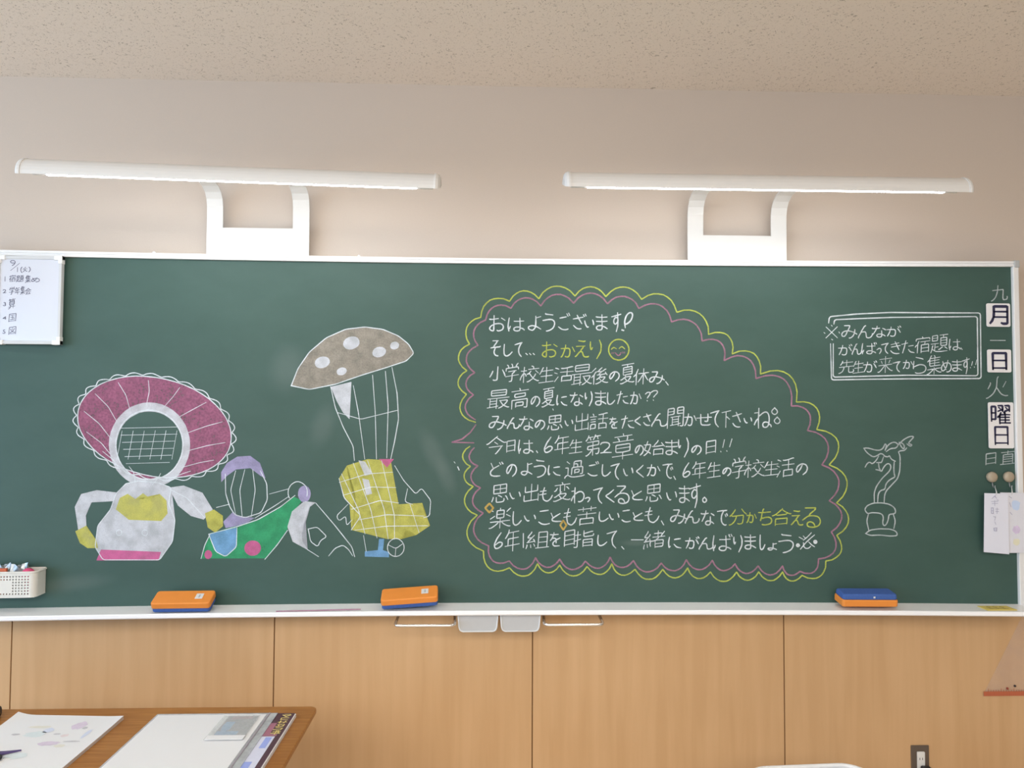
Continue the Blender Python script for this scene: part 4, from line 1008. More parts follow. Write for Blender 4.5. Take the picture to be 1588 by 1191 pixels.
# ------------------------------------------------------------------ lamps over the board
def lamp(xa, xb, za, zb_, bx0, bx1, cut0, cut1, zplate, label):
    cx, cz = (xa + xb) / 2, (za + zb_) / 2
    t = thing('blackboard_lamp', label, 'lamp', (cx, -0.50, cz))
    tilt = math.atan2(zb_ - za, xb - xa)
    L = xb - xa
    # hood: a shallow shell whose mouth faces down and back towards the board
    def hood_pts(k=1.0):
        pts = []
        for i in range(13):
            a = math.radians(1 + 165 * i / 12)
            pts.append((-0.047 * math.cos(a) * k, 0.045 * math.sin(a) * k - 0.0215))
        c, s = math.cos(math.radians(14)), math.sin(math.radians(14))
        return [(y * c - z * s, y * s + z * c) for y, z in pts]
    def place(bm):
        bmesh.ops.rotate(bm, verts=bm.verts, cent=(0, 0, 0), matrix=Matrix.Rotation(-tilt, 3, 'Y'))
        return bm
    bm = bmesh.new()
    outer, inner = hood_pts(), hood_pts(0.93)
    prof = outer + inner[::-1]
    rings = [[bm.verts.new((x, y, z)) for y, z in prof] for x in (-L / 2 + 0.012, L / 2 - 0.012)]
    m = len(prof)
    for k in range(m):
        bm.faces.new((rings[0][k], rings[0][(k + 1) % m], rings[1][(k + 1) % m], rings[1][k]))
    bm.faces.new(rings[0])
    bm.faces.new(rings[1][::-1])
    obj('hood', place(bm), M['lamp'], t, local=True, bevel=0.001)
    for s in (-1, 1):
        bm = bmesh.new()
        prev = None
        for dx, k in ((0.0, 1.05), (0.006, 1.06), (0.013, 0.98), (0.018, 0.8), (0.020, 0.5)):
            ring = [bm.verts.new((s * (L / 2 - 0.016 + dx), y, z + (1 - k) * 0.01)) for y, z in hood_pts(k)]
            if prev:
                for i in range(len(ring)):
                    bm.faces.new((prev[i], prev[(i + 1) % len(ring)], ring[(i + 1) % len(ring)], ring[i]))
            else:
                bm.faces.new(ring)
            prev = ring
        bm.faces.new(prev)
        obj('end_cap', place(bm), M['lampcap'], t, local=True)
    ends = L / 2 - 0.07
    obj('tube', place(tube([(-ends, 0.0, -0.0095), (ends, 0.0, -0.0095)], 0.0135, 16)), M['tube'], t, local=True, smooth=True)
    for s in (-1, 1):
        obj('tube_socket', place(box(min(s * ends, s * (ends + 0.05)), max(s * ends, s * (ends + 0.05)), -0.014, 0.018, -0.018, 0.020)), M['lampcap'], t, local=True, bevel=0.003)
    # bracket: plate on the board's top rail, two arms that curve out to the hood
    bm = bmesh.new()
    box(cut0 - 0.001, cut1 + 0.001, -0.0499, -0.0461, ZT + 0.0192, zplate, bm)
    for a0, a1 in ((bx0, cut0), (cut1, bx1)):
        lz = za + (zb_ - za) * ((a0 + a1) / 2 - xa) / (xb - xa)
        path = [(-0.048, ZT + 0.0192), (-0.048, zplate + 0.03), (-0.0495, zplate + 0.075), (-0.057, zplate + 0.101), (-0.073, zplate + 0.121), (-0.102, zplate + 0.135),
                (-0.150, zplate + 0.141), (-0.220, zplate + 0.128), (-0.340, (zplate + 0.12 + lz) / 2), (-0.470, lz + 0.006)]
        prev = None
        for i, (y, z) in enumerate(path):
            p0, p1 = path[max(i - 1, 0)], path[min(i + 1, len(path) - 1)]
            ty, tz = p1[0] - p0[0], p1[1] - p0[1]
            l = math.hypot(ty, tz)
            ny, nz = -tz / l * 0.002, ty / l * 0.002
            ring = [bm.verts.new(v) for v in ((a0, y + ny, z + nz), (a1, y + ny, z + nz), (a1, y - ny, z - nz), (a0, y - ny, z - nz))]
            if prev:
                for k in range(4):
                    bm.faces.new((prev[k], prev[(k + 1) % 4], ring[(k + 1) % 4], ring[k]))
            else:
                bm.faces.new(ring)
            prev = ring
        bm.faces.new(prev)
    obj('bracket', bm, M['lamp'], t)
    return t

lamp(-1.408, -0.191, 2.262, 2.235, -1.043, -0.683, -0.987, -0.741, 2.201, 'left fluorescent blackboard lamp on a white two-armed bracket, above the drawings')
lamp(0.181, 1.412, 2.247, 2.248, 0.677, 1.040, 0.734, 0.983, 2.196, 'right fluorescent blackboard lamp on a white two-armed bracket, above the message bubble')

# ------------------------------------------------------------------ schedule whiteboard
sx0, sx1, sz0, sz1, sy = -1.722, -1.506, 1.776, 2.079, -0.112
sw = thing('schedule_whiteboard', 'small white magnetic board with the handwritten day plan, top left of the chalkboard', 'whiteboard', ((sx0 + sx1) / 2, -0.1, sz0))
obj('panel', box(sx0 + 0.008, sx1 - 0.008, sy, -0.0985, sz0 + 0.008, sz1 - 0.008), M['whiteboard'], sw)
bm = bmesh.new()
for a in ((sx0, sx1, sz1 - 0.011, sz1), (sx0, sx1, sz0, sz0 + 0.011), (sx0, sx0 + 0.009, sz0, sz1), (sx1 - 0.009, sx1, sz0, sz1)):
    box(a[0], a[1], sy - 0.004, -0.0985, a[2], a[3], bm)
obj('frame', bm, M['wbframe'], sw, bevel=0.0015)
for x in (sx0, sx1):
    for z in (sz0, sz1):
        sxn, szn = (1 if x == sx0 else -1), (1 if z == sz0 else -1)
        bm = box(min(x - sxn * .002, x + sxn * .026), max(x - sxn * .002, x + sxn * .026), sy - 0.0065, -0.0985, min(z - szn * .002, z + szn * .014), max(z - szn * .002, z + szn * .014))
        box(min(x - sxn * .002, x + sxn * .012), max(x - sxn * .002, x + sxn * .012), sy - 0.0064, -0.0985, min(z - szn * .002, z + szn * .026), max(z - szn * .002, z + szn * .026), bm)
        obj('corner_cap', bm, M['white'], sw, bevel=0.002)
bm = bmesh.new()
sface = lambda x, z: Vector((x, sy - 0.0006, z))
write(bm, SCHEDULE, sface, 2.2, 1.9, cut=1.5)
ribbon(bm, SCHEDULE_SLASH, 2.0, sface)
obj('plan_writing', bm, M['ink'], sw)

# ------------------------------------------------------------------ kanji magnet cards
def card(x0, x1, z0, z1, chars, label):
    y = yb(x1) - 0.0005
    t = thing('character_card', label, 'magnet card', ((x0 + x1) / 2, y, z0), group='character cards down the right edge')
    obj('plate', slab(x0, x1, z0, z1, y - 0.003, y, 0.006), M['card'], t)
    bm = bmesh.new()
    write(bm, chars, lambda x, z: Vector((x, y - 0.0034, z)), 10, 9.4 if len(chars) < 2 else 7.6, cut=0.5)
    obj('character', bm, M['navy'], t)
card(1.742, 1.829, 1.865, 1.949, [('P月', 1754, 1876, 1818, 1938)], 'white magnet card printed with the character for month, topmost of the right-edge cards')
card(1.742, 1.829, 1.701, 1.783, [('P日', 1761, 1712, 1810, 1770)], 'small square white magnet card printed with the character for day, under the chalk stroke')
card(1.741, 1.833, 1.430, 1.594, [('P曜', 1752, 1518, 1820, 1582), ('P日', 1764, 1444, 1810, 1506)], 'tall white magnet card printed with two characters for weekday')

# ------------------------------------------------------------------ round magnets with hanging duty tags
def round_magnet(x, z, label):
    t = thing('round_magnet', label, 'magnet', (x, yb(x), z), group='round magnets for the duty tags')
    bm = bmesh.new()
    prev = None
    for d, r in ((0.0, 0.0175), (0.006, 0.019), (0.011, 0.0185), (0.015, 0.0155), (0.0172, 0.010), (0.018, 0.004)):
        ring = [bm.verts.new((r * math.cos(2 * math.pi * k / 24), -d, r * math.sin(2 * math.pi * k / 24))) for k in range(24)]
        if prev:
            for k in range(24):
                bm.faces.new((prev[k], prev[(k + 1) % 24], ring[(k + 1) % 24], ring[k]))
        else:
            bm.faces.new(ring)
        prev = ring
    bm.faces.new(prev)
    obj('magnet_body', bm, M['magnet'], t, local=True, smooth=True)
    path = [(0, -0.008, -0.016), (0, -0.010, -0.028), (0, -0.013, -0.035), (0, -0.020, -0.036), (0, -0.023, -0.029)]
    obj('hook', tube(path, 0.0016, 8), M['steel'], t, local=True, smooth=True)
    return t
round_magnet(1.750, 1.328, 'round beige magnet with hook, the left one, holding the front white tag')
round_magnet(1.809, 1.329, 'round beige magnet with hook, the right one beside the frame')

def duty_tag(corners, y, lean, m, sx, label, marks, patches):
    xs = [c[0] for c in corners]
    t = thing('duty_tag', label, 'hanging tag', (sum(xs) / 4, y, corners[0][1]), group='hanging duty tags')
    bm = bmesh.new()
    v = [bm.verts.new((x, y + lean * (corners[0][1] - z), z)) for x, z in corners]
    w = [bm.verts.new((x, y + 0.0012 + lean * (corners[0][1] - z), z)) for x, z in corners]
    bm.faces.new(v)
    bm.faces.new(w[::-1])
    for i in range(4):
        bm.faces.new((v[i], w[i], w[(i + 1) % 4], v[(i + 1) % 4]))
    obj('paper', bm, m, t)
    zt = corners[0][1]
    obj('string', tube([(sx + 0.004, y + 0.0022, zt - 0.008), (sx + 0.002, y + 0.002, zt + 0.004), (sx, yb(sx) - 0.0205, 1.2975), (sx - 0.002, y - 0.002, zt + 0.004), (sx - 0.004, y - 0.0016, zt - 0.008)], 0.0011, 6), M['wire'], t, smooth=True)
    f = lambda x, z: Vector((x, y - 0.0008 + lean * (zt - z), z))
    bm = bmesh.new()
    for pts, wd in marks:
        ribbon(bm, pts, wd, f)
    obj('tag_writing', bm, M['faint'], t)
    for pm, (px0, px1, pz0, pz1) in patches:
        bm = bmesh.new()
        n = 14
        vs2 = [bm.verts.new(f((px0 + px1) / 2 + (px1 - px0) / 2 * math.cos(2 * math.pi * k / n) * random.uniform(.8, 1.1), (pz0 + pz1) / 2 + (pz1 - pz0) / 2 * math.sin(2 * math.pi * k / n) * random.uniform(.8, 1.1)) + Vector((0, 0.0003, 0))) for k in range(n)]
        bm.faces.new(vs2)
        obj('printed_patch', bm, M[pm], t)
duty_tag([(1.766, 1.2755), (1.852, 1.2740), (1.849, 1.064), (1.764, 1.064)], -0.1235, -0.01, M['tag2'], 1.809, 'white hanging tag with pale blue print, half behind the front tag and over the frame',
         [([(1797, 1262), (1806, 1256)], 3), ([(1799, 1206), (1806, 1198)], 3), ([(1798, 1240), (1803, 1225)], 2.5)],
         [('pale_blue', (1.803, 1.838, 1.212, 1.250)), ('pale_violet', (1.806, 1.834, 1.130, 1.160)), ('pale_yellow', (1.806, 1.832, 1.090, 1.115))])
mk = []
for z, l in ((1258, [[(-10, -4), (0, 5), (8, -3)], [(2, 8), (4, 0)], [(8, -8), (14, -10)]]),
             (1238, [[(-12, 6), (12, 7)], [(-10, -1), (11, 0)], [(0, 10), (0, -8)]]),
             (1212, [[(-13, 10), (-6, 10), (-6, -10), (-13, -9), (-13, 10)], [(-13, 0), (-6, 0)], [(2, 6), (14, 5)], [(8, 10), (7, -10)], [(2, -2), (13, -3)]]),
             (1184, [[(-6, 8), (2, 5)], [(2, 8), (-2, -6)]]), (1168, [[(-2, 6), (2, -4)]]),
             (1146, [[(-6, 5), (5, 6), (4, -5), (-5, -4), (-6, 5)], [(-5, 0), (4, 0)]])):
    for s in l:
        mk.append(([(1742 + a, z + b) for a, b in s], 2.4))
duty_tag([(1.7065, 1.2735), (1.7915, 1.2715), (1.7895, 1.0600), (1.6985, 1.0680)], -0.127, -0.012, M['tag'], 1.750, 'plain white hanging tag in front, with a vertical line of pale handwriting', mk, [])

# ------------------------------------------------------------------ chalkboard erasers
def eraser(x, rot, label, flip=False, length=0.192):
    y = yb(x) - 0.058
    t = thing('chalkboard_eraser', label, 'eraser', (x, y, ZB + 0.0135 + 0.1 * abs(math.sin(rot[1]))), rot, group='erasers on the chalk tray')
    h = length / 2
    lo, hi = (0.0, 0.014), (0.0135, 0.036)
    if flip:
        lo, hi = (0.0, 0.024), (0.0235, 0.043)
    body, pad = (hi, lo) if not flip else (lo, hi)
    bm = prism(round_rect(-h, h, -0.036, 0.036, 0.010), body[0], body[1])
    obj('holder', bm, M['orange'], t, local=True, bevel=0.004)
    bm = prism(round_rect(-h + 0.002, h - 0.002, -0.034, 0.034, 0.010), pad[0], pad[1])
    if flip:
        for v in bm.verts:
            if v.co.z > 0.03:
                v.co.x *= 0.985
                v.co.y *= 0.9
    obj('felt_pad', bm, M['felt'], t, local=True, bevel=0.005 if flip else 0.002)
    if not flip:
        st = obj('sticker', box(0.040, 0.064, -0.012, 0.016, 0.0362, 0.0366), M['sticker'], t, local=True)
        bm = box(0.050, 0.055, -0.006, 0.010, 0.0367, 0.0369)
        obj('sticker_print', bm, M['mid_grey'], st, local=True)
    else:
        obj('stitch', box(0.010, 0.016, -0.034, -0.033, 0.030, 0.036), M['sticker'], t, local=True)
    return t
eraser(-1.063, (math.radians(22), 0, math.radians(2)), 'leftmost orange-topped eraser, below the maroon flower drawing, blue felt down')
eraser(-0.306, (math.radians(20), math.radians(-3.5), math.radians(2)), 'tilted orange-topped eraser, below the mushroom drawing')
eraser(1.272, (math.radians(7), 0, math.radians(-2)), 'upturned eraser with blue felt on top, at the right below the dragon sketch', True)
# thin pink pointer line lying in the tray
bm = tube([(-0.75, yb(-.75) - 0.094, ZB + 0.0005), (-0.47, yb(-.47) - 0.083, ZB + 0.0016)], 0.0022, 8)
tag(obj('chalk_stick', bm, M['c_p']), 'thin long pale pink stick lying in the tray left of the tilted eraser', 'stick')

# ------------------------------------------------------------------ basket on the board
bx0, bx1, bz0, bz1 = -1.810, -1.545, 0.930, 1.016
by0, by1 = yb(-1.68) - 0.068, yb(-1.68) - 0.0025
k = thing('magnetic_basket', 'ivory perforated plastic basket stuck low on the left end of the chalkboard', 'basket', ((bx0 + bx1) / 2, by1, bz0), (0, 0, math.radians(3.0)))
def perforated(x0, x1, z0, z1, y, pitch, hole, blank):
    bm = bmesh.new()
    nx, nz = int((x1 - x0) / pitch), int((z1 - z0) / pitch)
    xs, zs = [x0], [z0]
    for i in range(nx):
        c = x0 + (i + 0.5) * (x1 - x0) / nx
        xs += [c - hole / 2, c + hole / 2]
    for i in range(nz):
        c = z0 + (i + 0.5) * (z1 - z0) / nz
        zs += [c - hole / 2, c + hole / 2]
    xs.append(x1)
    zs.append(z1)
    V = {}
    def vert(i, j):
        if (i, j) not in V:
            V[(i, j)] = bm.verts.new((xs[i], y, zs[j]))
        return V[(i, j)]
    for i in range(len(xs) - 1):
        for j in range(len(zs) - 1):
            if i % 2 and j % 2:
                c, d = (xs[i] + xs[i + 1]) / 2, (zs[j] + zs[j + 1]) / 2
                if not (blank[0] < c < blank[1] and blank[2] < d < blank[3]):
                    continue
            bm.faces.new((vert(i, j), vert(i + 1, j), vert(i + 1, j + 1), vert(i, j + 1)))
    return bm
fr = obj('basket_front', perforated(bx0 + 0.02, bx1 - 0.018, bz0 + 0.008, bz1 - 0.012, by0, 0.0092, 0.0042, (-1.672, -1.618, 0.950, 0.985)), M['basket'], k)
sol = fr.modifiers.new('thickness', 'SOLIDIFY')
sol.thickness = 0.002
bm = bmesh.new()
box(bx0 + 0.003, bx1 - 0.003, by0 + 0.003, by1, bz0, bz0 + 0.002, bm)
box(bx0, bx1, by1 - 0.002, by1, bz0, bz1 + 0.002, bm)
def wallstrip(pts, z0, z1, bm):
    prev = None
    for x, y in pts:
        ring = [bm.verts.new((x, y, z0)), bm.verts.new((x, y, z1))]
        if prev:
            bm.faces.new((prev[0], ring[0], ring[1], prev[1]))
        prev = ring
def corner(cx, cy, r, a0, a1):
    return [(cx + r * math.cos(math.radians(a0 + (a1 - a0) * i / 6)), cy + r * math.sin(math.radians(a0 + (a1 - a0) * i / 6))) for i in range(7)]
rpts = corner(bx1 - 0.018, by0 + 0.018, 0.018, -90, 0) + [(bx1, by1)]
lpts = [(bx0, by1)] + corner(bx0 + 0.020, by0 + 0.020, 0.020, 180, 270)
wallstrip(rpts, bz0, bz1, bm)
wallstrip(lpts, bz0, bz1, bm)
wallstrip([(bx0 + 0.02, by0), (bx1 - 0.018, by0)], bz0, bz0 + 0.009, bm)
sh = obj('basket_shell', bm, M['basket'], k)
sol = sh.modifiers.new('thickness', 'SOLIDIFY')
sol.thickness = 0.002
ring = [(x, y, bz1 - 0.003) for x, y in lpts + rpts]
bm = tube(ring, 0.0034, 8)
box(bx0 + 0.02, bx1 - 0.018, by0 - 0.001, by0 + 0.001, bz1 - 0.013, bz1 - 0.002, bm)
obj('basket_rim', bm, M['basket'], k, smooth=False)
# things in the basket
bm = bmesh.new()
bmesh.ops.create_grid(bm, x_segments=14, y_segments=8, size=0.5)
for v in bm.verts:
    v.co = Vector((-1.655 + v.co.x * 0.14, by0 + 0.038 + v.co.y * 0.03 + 0.004 * math.sin(v.co.x * 31), 1.028 + 0.012 * math.sin(v.co.x * 17 + v.co.y * 9) - 0.026 * abs(v.co.y) + random.uniform(-.003, .003)))
r = bmesh.ops.extrude_face_region(bm, geom=bm.faces[:])
bmesh.ops.translate(bm, verts=[e for e in r['geom'] if isinstance(e, bmesh.types.BMVert)], vec=(0, 0, -0.045))
tag(obj('foil_packet', bm, M['foil']), 'crumpled silver foil packet sticking out of the ivory basket', 'packet')
bm = prism(round_rect(-1.770, -1.640, by0 + 0.012, by0 + 0.022, 0.003), bz0 + 0.003, 1.024)
bm2 = tag(obj('chalk_box', bm, M['red']), 'orange-red flat box standing at the front of the ivory basket', 'box')
bm = bmesh.new()
bmesh.ops.create_icosphere(bm, subdivisions=3, radius=0.022)
for v in bm.verts:
    v.co.z *= 1.1
bmesh.ops.translate(bm, verts=bm.verts, vec=(-1.580, by0 + 0.031, 0.998))
for v in bm.verts:
    if v.co.z < 0.96 + 0.02:
        v.co.z = 0.933 if v.co.z < 0.985 else v.co.z
tag(obj('pink_cap', bm, M['pink'], smooth=True), 'round pink lid peeking over the right end of the ivory basket', 'lid')

# ------------------------------------------------------------------ teacher's desk and the papers on it
DZ = 0.700
dk = thing('teacher_desk', 'brown wooden teacher desk with rounded corners under the chalkboard at lower left', 'desk', (-1.25, -0.87, 0))
bm = prism(round_rect(-1.98, -0.531, -1.24, -0.497, 0.022), DZ - 0.014, DZ)
obj('desktop', bm, M['desk'], dk, bevel=0.003)
for x in (-1.90, -0.74):
    for y in (-1.19, -0.56):
        obj('leg', box(x - 0.02, x + 0.02, y - 0.02, y + 0.02, 0.0, DZ - 0.0138), M['steel'], dk, bevel=0.004)
obj('modesty_panel', box(-1.87, -0.77, -0.565, -0.55, 0.28, DZ - 0.0138), M['desk'], dk)
dw = obj('drawer', box(-1.20, -0.80, -1.20, -0.60, 0.52, DZ - 0.0139), M['steel'], dk, bevel=0.003)
obj('drawer_handle', tube(bend([(-1.06, -1.20, 0.61), (-1.06, -1.225, 0.61), (-0.93, -1.225, 0.61), (-0.93, -1.20, 0.61)], 0.008), 0.004, 8), M['chrome'], dw, smooth=True)

def flat_patch(pts, z, bm=None, mi=0):
    bm = bm or bmesh.new()
    bm.faces.new([bm.verts.new((x, y, z)) for x, y in pts]).material_index = mi
    return bm
def blob(cx, cy, rx, ry, n=16):
    return [(cx + rx * math.cos(2 * math.pi * i / n) * random.uniform(.75, 1.1), cy + ry * math.sin(2 * math.pi * i / n) * random.uniform(.75, 1.1)) for i in range(n)]

# stack of printed sheets, upper left corner curling up
ps = thing('printed_sheets', 'stack of white printed sheets with pale coloured pictures on the desk, curling corner', 'papers', (-1.19, -0.77, DZ))
bm = bmesh.new()
nx, ny = 24, 24
x0, x1, y0, y1 = -1.339, -1.043, -0.975, -0.560
H = 0.009
def sheet_z(x, y):
    u, w = (x - x0) / (x1 - x0), (y - y0) / (y1 - y0)
    c = max(0.0, (w - u * 2.2) - 0.62)
    d = max(0.0, u - 0.82) * max(0.0, w - 0.6)
    return DZ + H + 0.055 * c * c + 0.05 * d * d * 10
grid = [[bm.verts.new((x0 + (x1 - x0) * i / nx, y0 + (y1 - y0) * j / ny - 0.020 * i / nx, 0)) for j in range(ny + 1)] for i in range(nx + 1)]
low = [[bm.verts.new((v.co.x, v.co.y, DZ + 0.0003)) for v in col] for col in grid]
for col in grid:
    for v in col:
        v.co.z = sheet_z(v.co.x, v.co.y)
for i in range(nx):
    for j in range(ny):
        bm.faces.new((grid[i][j], grid[i + 1][j], grid[i + 1][j + 1], grid[i][j + 1]))
        bm.faces.new((low[i][j], low[i][j + 1], low[i + 1][j + 1], low[i + 1][j]))
for i in range(nx):
    for j, s in ((0, 1), (ny, -1)):
        bm.faces.new((grid[i][j], low[i][j], low[i + 1][j], grid[i + 1][j])).material_index = 1
for j in range(ny):
    for i in (0, nx):
        bm.faces.new((grid[i][j], grid[i][j + 1], low[i][j + 1], low[i][j])).material_index = 1
obj('paper_stack', bm, [M['paper'], M['pages']], ps)
prt = ['sheet_violet', 'sheet_blue', 'sheet_cyan', 'sheet_pink', 'sheet_grey', 'sheet_yellow']
zt = DZ + H + 0.0006
for cx, cy, rx, ry, m_ in [(-1.130, -0.640, 0.020, 0.026, 0), (-1.215, -0.690, 0.030, 0.018, 2), (-1.195, -0.668, 0.014, 0.016, 1), (-1.150, -0.745, 0.028, 0.014, 0),
                           (-1.230, -0.645, 0.034, 0.008, 5), (-1.108, -0.654, 0.007, 0.008, 4), (-1.135, -0.700, 0.010, 0.010, 3), (-1.115, -0.760, 0.014, 0.010, 5),
                           (-1.160, -0.690, 0.010, 0.004, 4), (-1.100, -0.735, 0.022, 0.004, 4), (-1.19, -0.81, 0.030, 0.018, 2), (-1.265, -0.69, 0.012, 0.006, 4), (-1.085, -0.69, 0.006, 0.03, 1)]:
    pts = blob(cx, cy, rx, ry)
    obj('printed_picture', flat_patch(pts, zt), M[prt[m_]], ps)
# scissors on the sheets
sc = thing('scissors', 'dark pointed scissors lying on the printed sheets at the left edge', 'scissors', (-1.24, -0.81, DZ + H))
z = DZ + H + 0.003
obj('blade', prism([(-1.190, -0.790), (-1.225, -0.797), (-1.262, -0.800), (-1.262, -0.812), (-1.228, -0.812)], z - 0.001, z + 0.003), M['violet_dark'], sc)
loop = [(-1.225 + 0.022 * math.cos(a) - 0.01, -0.838 + 0.020 * math.sin(a), z + 0.002) for a in [2 * math.pi * i / 20 for i in range(21)]]
obj('handle', tube(loop, 0.004, 8, cap=False), M['black'], sc, smooth=True)
loop = [(-1.285 + 0.022 * math.cos(a), -0.800 + 0.018 * math.sin(a), z + 0.002) for a in [2 * math.pi * i / 20 for i in range(21)]]
obj('handle', tube(loop, 0.004, 8, cap=False), M['violet_dark'], sc, smooth=True)
# black pouch at the left end
pc = thing('pencil_case', 'black pencil case on the desk left of the printed sheets', 'case', (-1.46, -0.57, DZ))
bm = prism(round_rect(-1.56, -1.388, -0.60, -0.535, 0.025), DZ, DZ + 0.030)
obj('pouch', bm, M['black'], pc, bevel=0.010)
obj('zip', box(-1.55, -1.40, -0.569, -0.566, DZ + 0.0295, DZ + 0.0315), M['steel'], pc)
# magazine, folder, white sheet, photo packet: one pile
mg = thing('magazine', 'maroon magazine with yellow lettering under the grey folder on the desk', 'magazine', (-0.72, -0.78, DZ))
MT = DZ + 0.011
obj('pages', box(-0.860, -0.5735, -0.985, -0.5745, DZ + 0.0003, MT - 0.0012), M['paper'], mg)
obj('cover', box(-0.860, -0.5765, -0.986, -0.5735, MT - 0.0012, MT), M['maroon'], mg)
obj('cover_panel', flat_patch([(-0.66, -0.984), (-0.590, -0.984), (-0.590, -0.722), (-0.66, -0.722)], MT + 0.0003), M['lilac'], mg)
obj('blue_print_box', flat_patch([(-0.612, -0.790), (-0.596, -0.790), (-0.596, -0.728), (-0.612, -0.728)], MT + 0.0006), M['bluebox'], mg)
obj('blue_print_box', flat_patch([(-0.628, -0.96), (-0.605, -0.96), (-0.605, -0.862), (-0.628, -0.862)], MT + 0.0006), M['bluebox'], mg)
bm = flat_patch([(-0.625, -0.720), (-0.608, -0.720), (-0.608, -0.640), (-0.625, -0.640)], MT + 0.0003)
flat_patch([(-0.608, -0.720), (-0.588, -0.720), (-0.588, -0.708), (-0.608, -0.708)], MT + 0.0003, bm)
obj('cover_band', bm, M['rose'], mg)
bm = bmesh.new()
mface = lambda x, y: Vector((x, y, MT + 0.0007))
marks = [[[(0, 1), (14, 1)], [(2, 8), (14, 8)], [(7, -4), (7, 12)], [(12, 2), (10, 12)]],
         [[(0, 2), (12, 0)], [(3, 10), (14, 9)], [(12, 0), (14, 9)]],
         [[(1, 0), (12, 2), (13, 10)], [(2, 9), (9, 11)], [(5, 0), (4, 10)]],
         [[(0, 5), (14, 5)], [(3, 0), (3, 11)], [(10, 1), (12, 10)]],
         [[(1, 1), (13, 0)], [(1, 10), (13, 10)], [(1, 1), (1, 10)]],
         [[(0, 8), (7, 1), (14, 8)], [(3, 11), (12, 11)]]]
for i, mk_ in enumerate(marks):
    for s in mk_:
        ribbon(bm, [(-606 + a * 1.55, -706 + i * 21.5 + b * 1.35) for a, b in s], 5.0, mface)
obj('cover_lettering', bm, M['gold'], mg)
fo = thing('document_folder', 'clear grey document folder lying on the magazine', 'folder', (-0.79, -0.78, MT))
FZ = MT + 0.0011
obj('folder_sleeve', box(-0.953, -0.6235, -1.010, -0.5755, MT + 0.0011, FZ + 0.0008), M['folder'], fo)
obj('folder_seam', box(-0.6475, -0.643, -1.010, -0.576, FZ + 0.0008, FZ + 0.0022), M['folder_edge'], fo)
ws = obj('white_sheet', box(-0.947, -0.652, -1.000, -0.586, FZ + 0.0009, FZ + 0.0018), M['paper'])
ws.location = (0, 0, 0)
tag(ws, 'blank white sheet of paper on top of the grey folder', 'paper')
pk = thing('photo_packet', 'small clear packet with a bluish printed card, lying on the white sheet', 'packet', (-0.71, -0.67, FZ + 0.002))
PZ = FZ + 0.0019
obj('card', box(-0.748, -0.668, -0.725, -0.603, PZ, PZ + 0.002), [M['mid_grey']], pk)
bm = flat_patch(blob(-0.730, -0.668, 0.016, 0.036), PZ + 0.0023)
flat_patch([(-0.746, -0.722), (-0.69, -0.722), (-0.69, -0.700), (-0.746, -0.700)], PZ + 0.0024, bm)
obj('card_print', bm, M['card_blue'], pk)
obj('card_band', flat_patch([(-0.735, -0.625), (-0.680, -0.622), (-0.680, -0.606), (-0.735, -0.608)], PZ + 0.0024), M['card_mauve'], pk)
obj('clear_sleeve', box(-0.762, -0.664, -0.752, -0.600, PZ + 0.0027, PZ + 0.0033), M['packet'], pk)
obj('flap', box(-0.760, -0.664, -0.753, -0.728, PZ + 0.0034, PZ + 0.0042), M['paper'], pk)

# ------------------------------------------------------------------ outlet with plug
ot = thing('wall_outlet', 'brown metal wall outlet plate with white socket on the wood panels', 'outlet', (1.5285, -0.007, 0.23))
obj('cover_plate', box(1.4955, 1.5615, -0.012, -0.007, 0.232, 0.351), M['plate'], ot, bevel=0.002)
so = obj('socket', slab(1.5155, 1.5435, 0.250, 0.330, -0.0155, -0.011, 0.003), M['white'], ot)
for xx in (1.5245, 1.5345):
    obj('socket_slot', box(xx - 0.001, xx + 0.001, -0.0159, -0.0150, 0.301, 0.309), M['black'], so)
pg = thing('power_plug', 'black power plug pushed into the brown wall outlet', 'plug', (1.538, -0.016, 0.27))
obj('plug_body', box(1.5235, 1.5565, -0.046, -0.0165, 0.252, 0.284), M['black'], pg, bevel=0.006)
obj('cord', tube([(1.540, -0.046, 0.266), (1.542, -0.062, 0.255), (1.545, -0.060, 0.20), (1.55, -0.040, 0.10), (1.57, -0.035, 0.02), (1.70, -0.05, 0.005), (2.0, -0.06, 0.005)], 0.0035, 8), M['black'], pg, smooth=True)

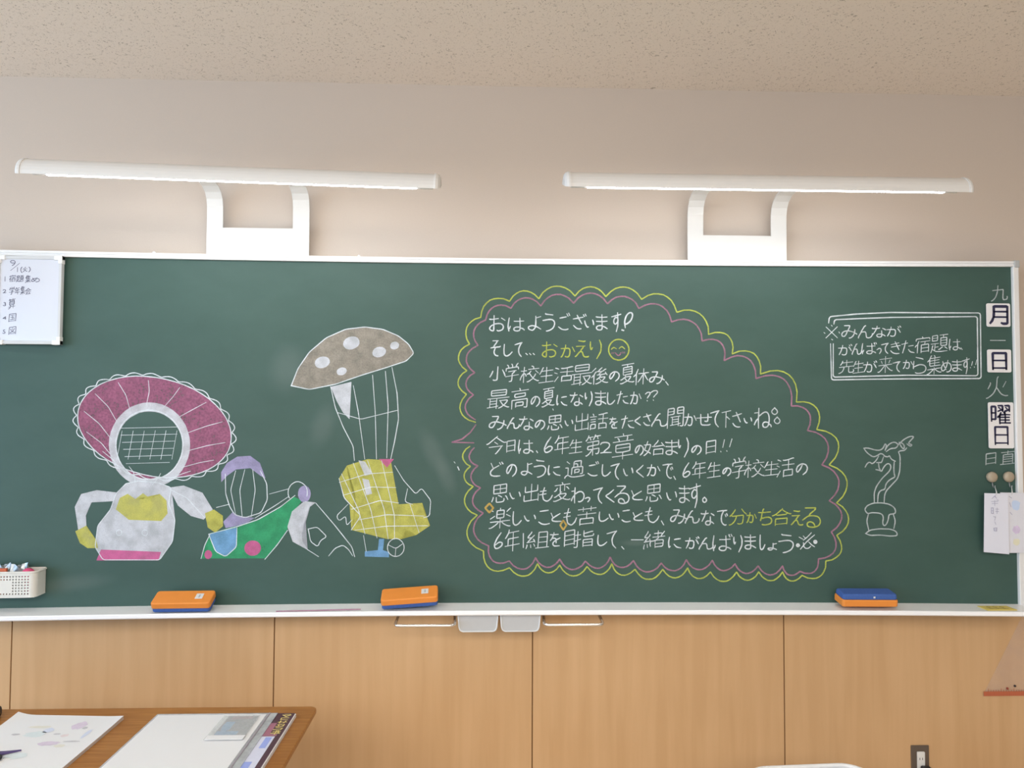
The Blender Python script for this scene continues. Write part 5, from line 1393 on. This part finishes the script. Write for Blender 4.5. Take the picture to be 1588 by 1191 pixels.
# ------------------------------------------------------------------ white bin at the bottom edge
bn = thing('waste_bin', 'white plastic bin with rounded rim, only its back edge showing at bottom right', 'bin', (0.905, -0.605, 0), (0, 0, math.radians(3.2)))
def bin_ring(h, w, d, r):
    return [(x, y, h) for x, y in round_rect(-w, w, -d, d, r, 8)]
bm = bmesh.new()
prev = None
rings = []
for h, s in ((0.0, 0.86), (0.02, 0.87), (0.25, 0.94), (0.496, 1.0)):
    rings.append([bm.verts.new(v) for v in bin_ring(h, 0.172 * s, 0.132 * s, 0.062)])
bm.faces.new(rings[0][::-1])
for a, b in zip(rings[:-1], rings[1:]):
    for i in range(len(a)):
        bm.faces.new((a[i], a[(i + 1) % len(a)], b[(i + 1) % len(a)], b[i]))
o = obj('bin_body', bm, M['white'], bn, smooth=True, local=True)
s_ = o.modifiers.new('thickness', 'SOLIDIFY')
s_.thickness = 0.003
rim = bin_ring(0.498, 0.174, 0.134, 0.062)
obj('bin_rim', tube(rim + [rim[0]], 0.007, 10, cap=False), M['white'], bn, smooth=True, local=True)
bm = bmesh.new()
bmesh.ops.create_icosphere(bm, subdivisions=3, radius=0.02)
for v in bm.verts:
    v.co = Vector((1.018 + v.co.x * 0.8, -0.520 + v.co.y * 1.2, 0.440 + v.co.z * 2.6)) + Vector((random.uniform(-.003, .003), random.uniform(-.003, .003), 0))
tag(obj('blue_wrapper', bm, M['bluewrap']), 'crumpled blue wrapper inside the white bin', 'wrapper')

# ------------------------------------------------------------------ big clear triangle hanging by the board
tr = thing('set_square', 'large clear plastic triangle with a red scale, on the wood panel at right edge', 'triangle', (2.0, -0.012, 0.525))
A, B_, D_ = (1.766, 0.525), (2.10, 0.525), (2.10, 1.15)
bm = bmesh.new()
fa = [bm.verts.new((x, -0.0115, z)) for x, z in (A, B_, D_)]
fb = [bm.verts.new((x, -0.0085, z)) for x, z in (A, B_, D_)]
bm.faces.new(fa)
bm.faces.new(fb[::-1])
for i in range(3):
    bm.faces.new((fa[i], fb[i], fb[(i + 1) % 3], fa[(i + 1) % 3]))
obj('acrylic_plate', bm, M['acrylic'], tr)
bm = box(1.768, 2.10, -0.0126, -0.0118, 0.5255, 0.5415)
for i in range(33):
    x = 1.785 + i * 0.0095
    box(x, x + 0.0012, -0.0128, -0.0119, 0.5415, 0.5475 if i % 5 else 0.552, bm)
obj('scale', bm, M['redscale'], tr)
for x, z, m_ in ((1.856, 0.552, 'reddot'), (1.884, 0.561, 'black')):
    bm = bmesh.new()
    bmesh.ops.create_uvsphere(bm, u_segments=12, v_segments=8, radius=0.0042)
    bmesh.ops.translate(bm, verts=bm.verts, vec=(x, -0.013, z))
    obj('stud', bm, M[m_], tr, smooth=True)
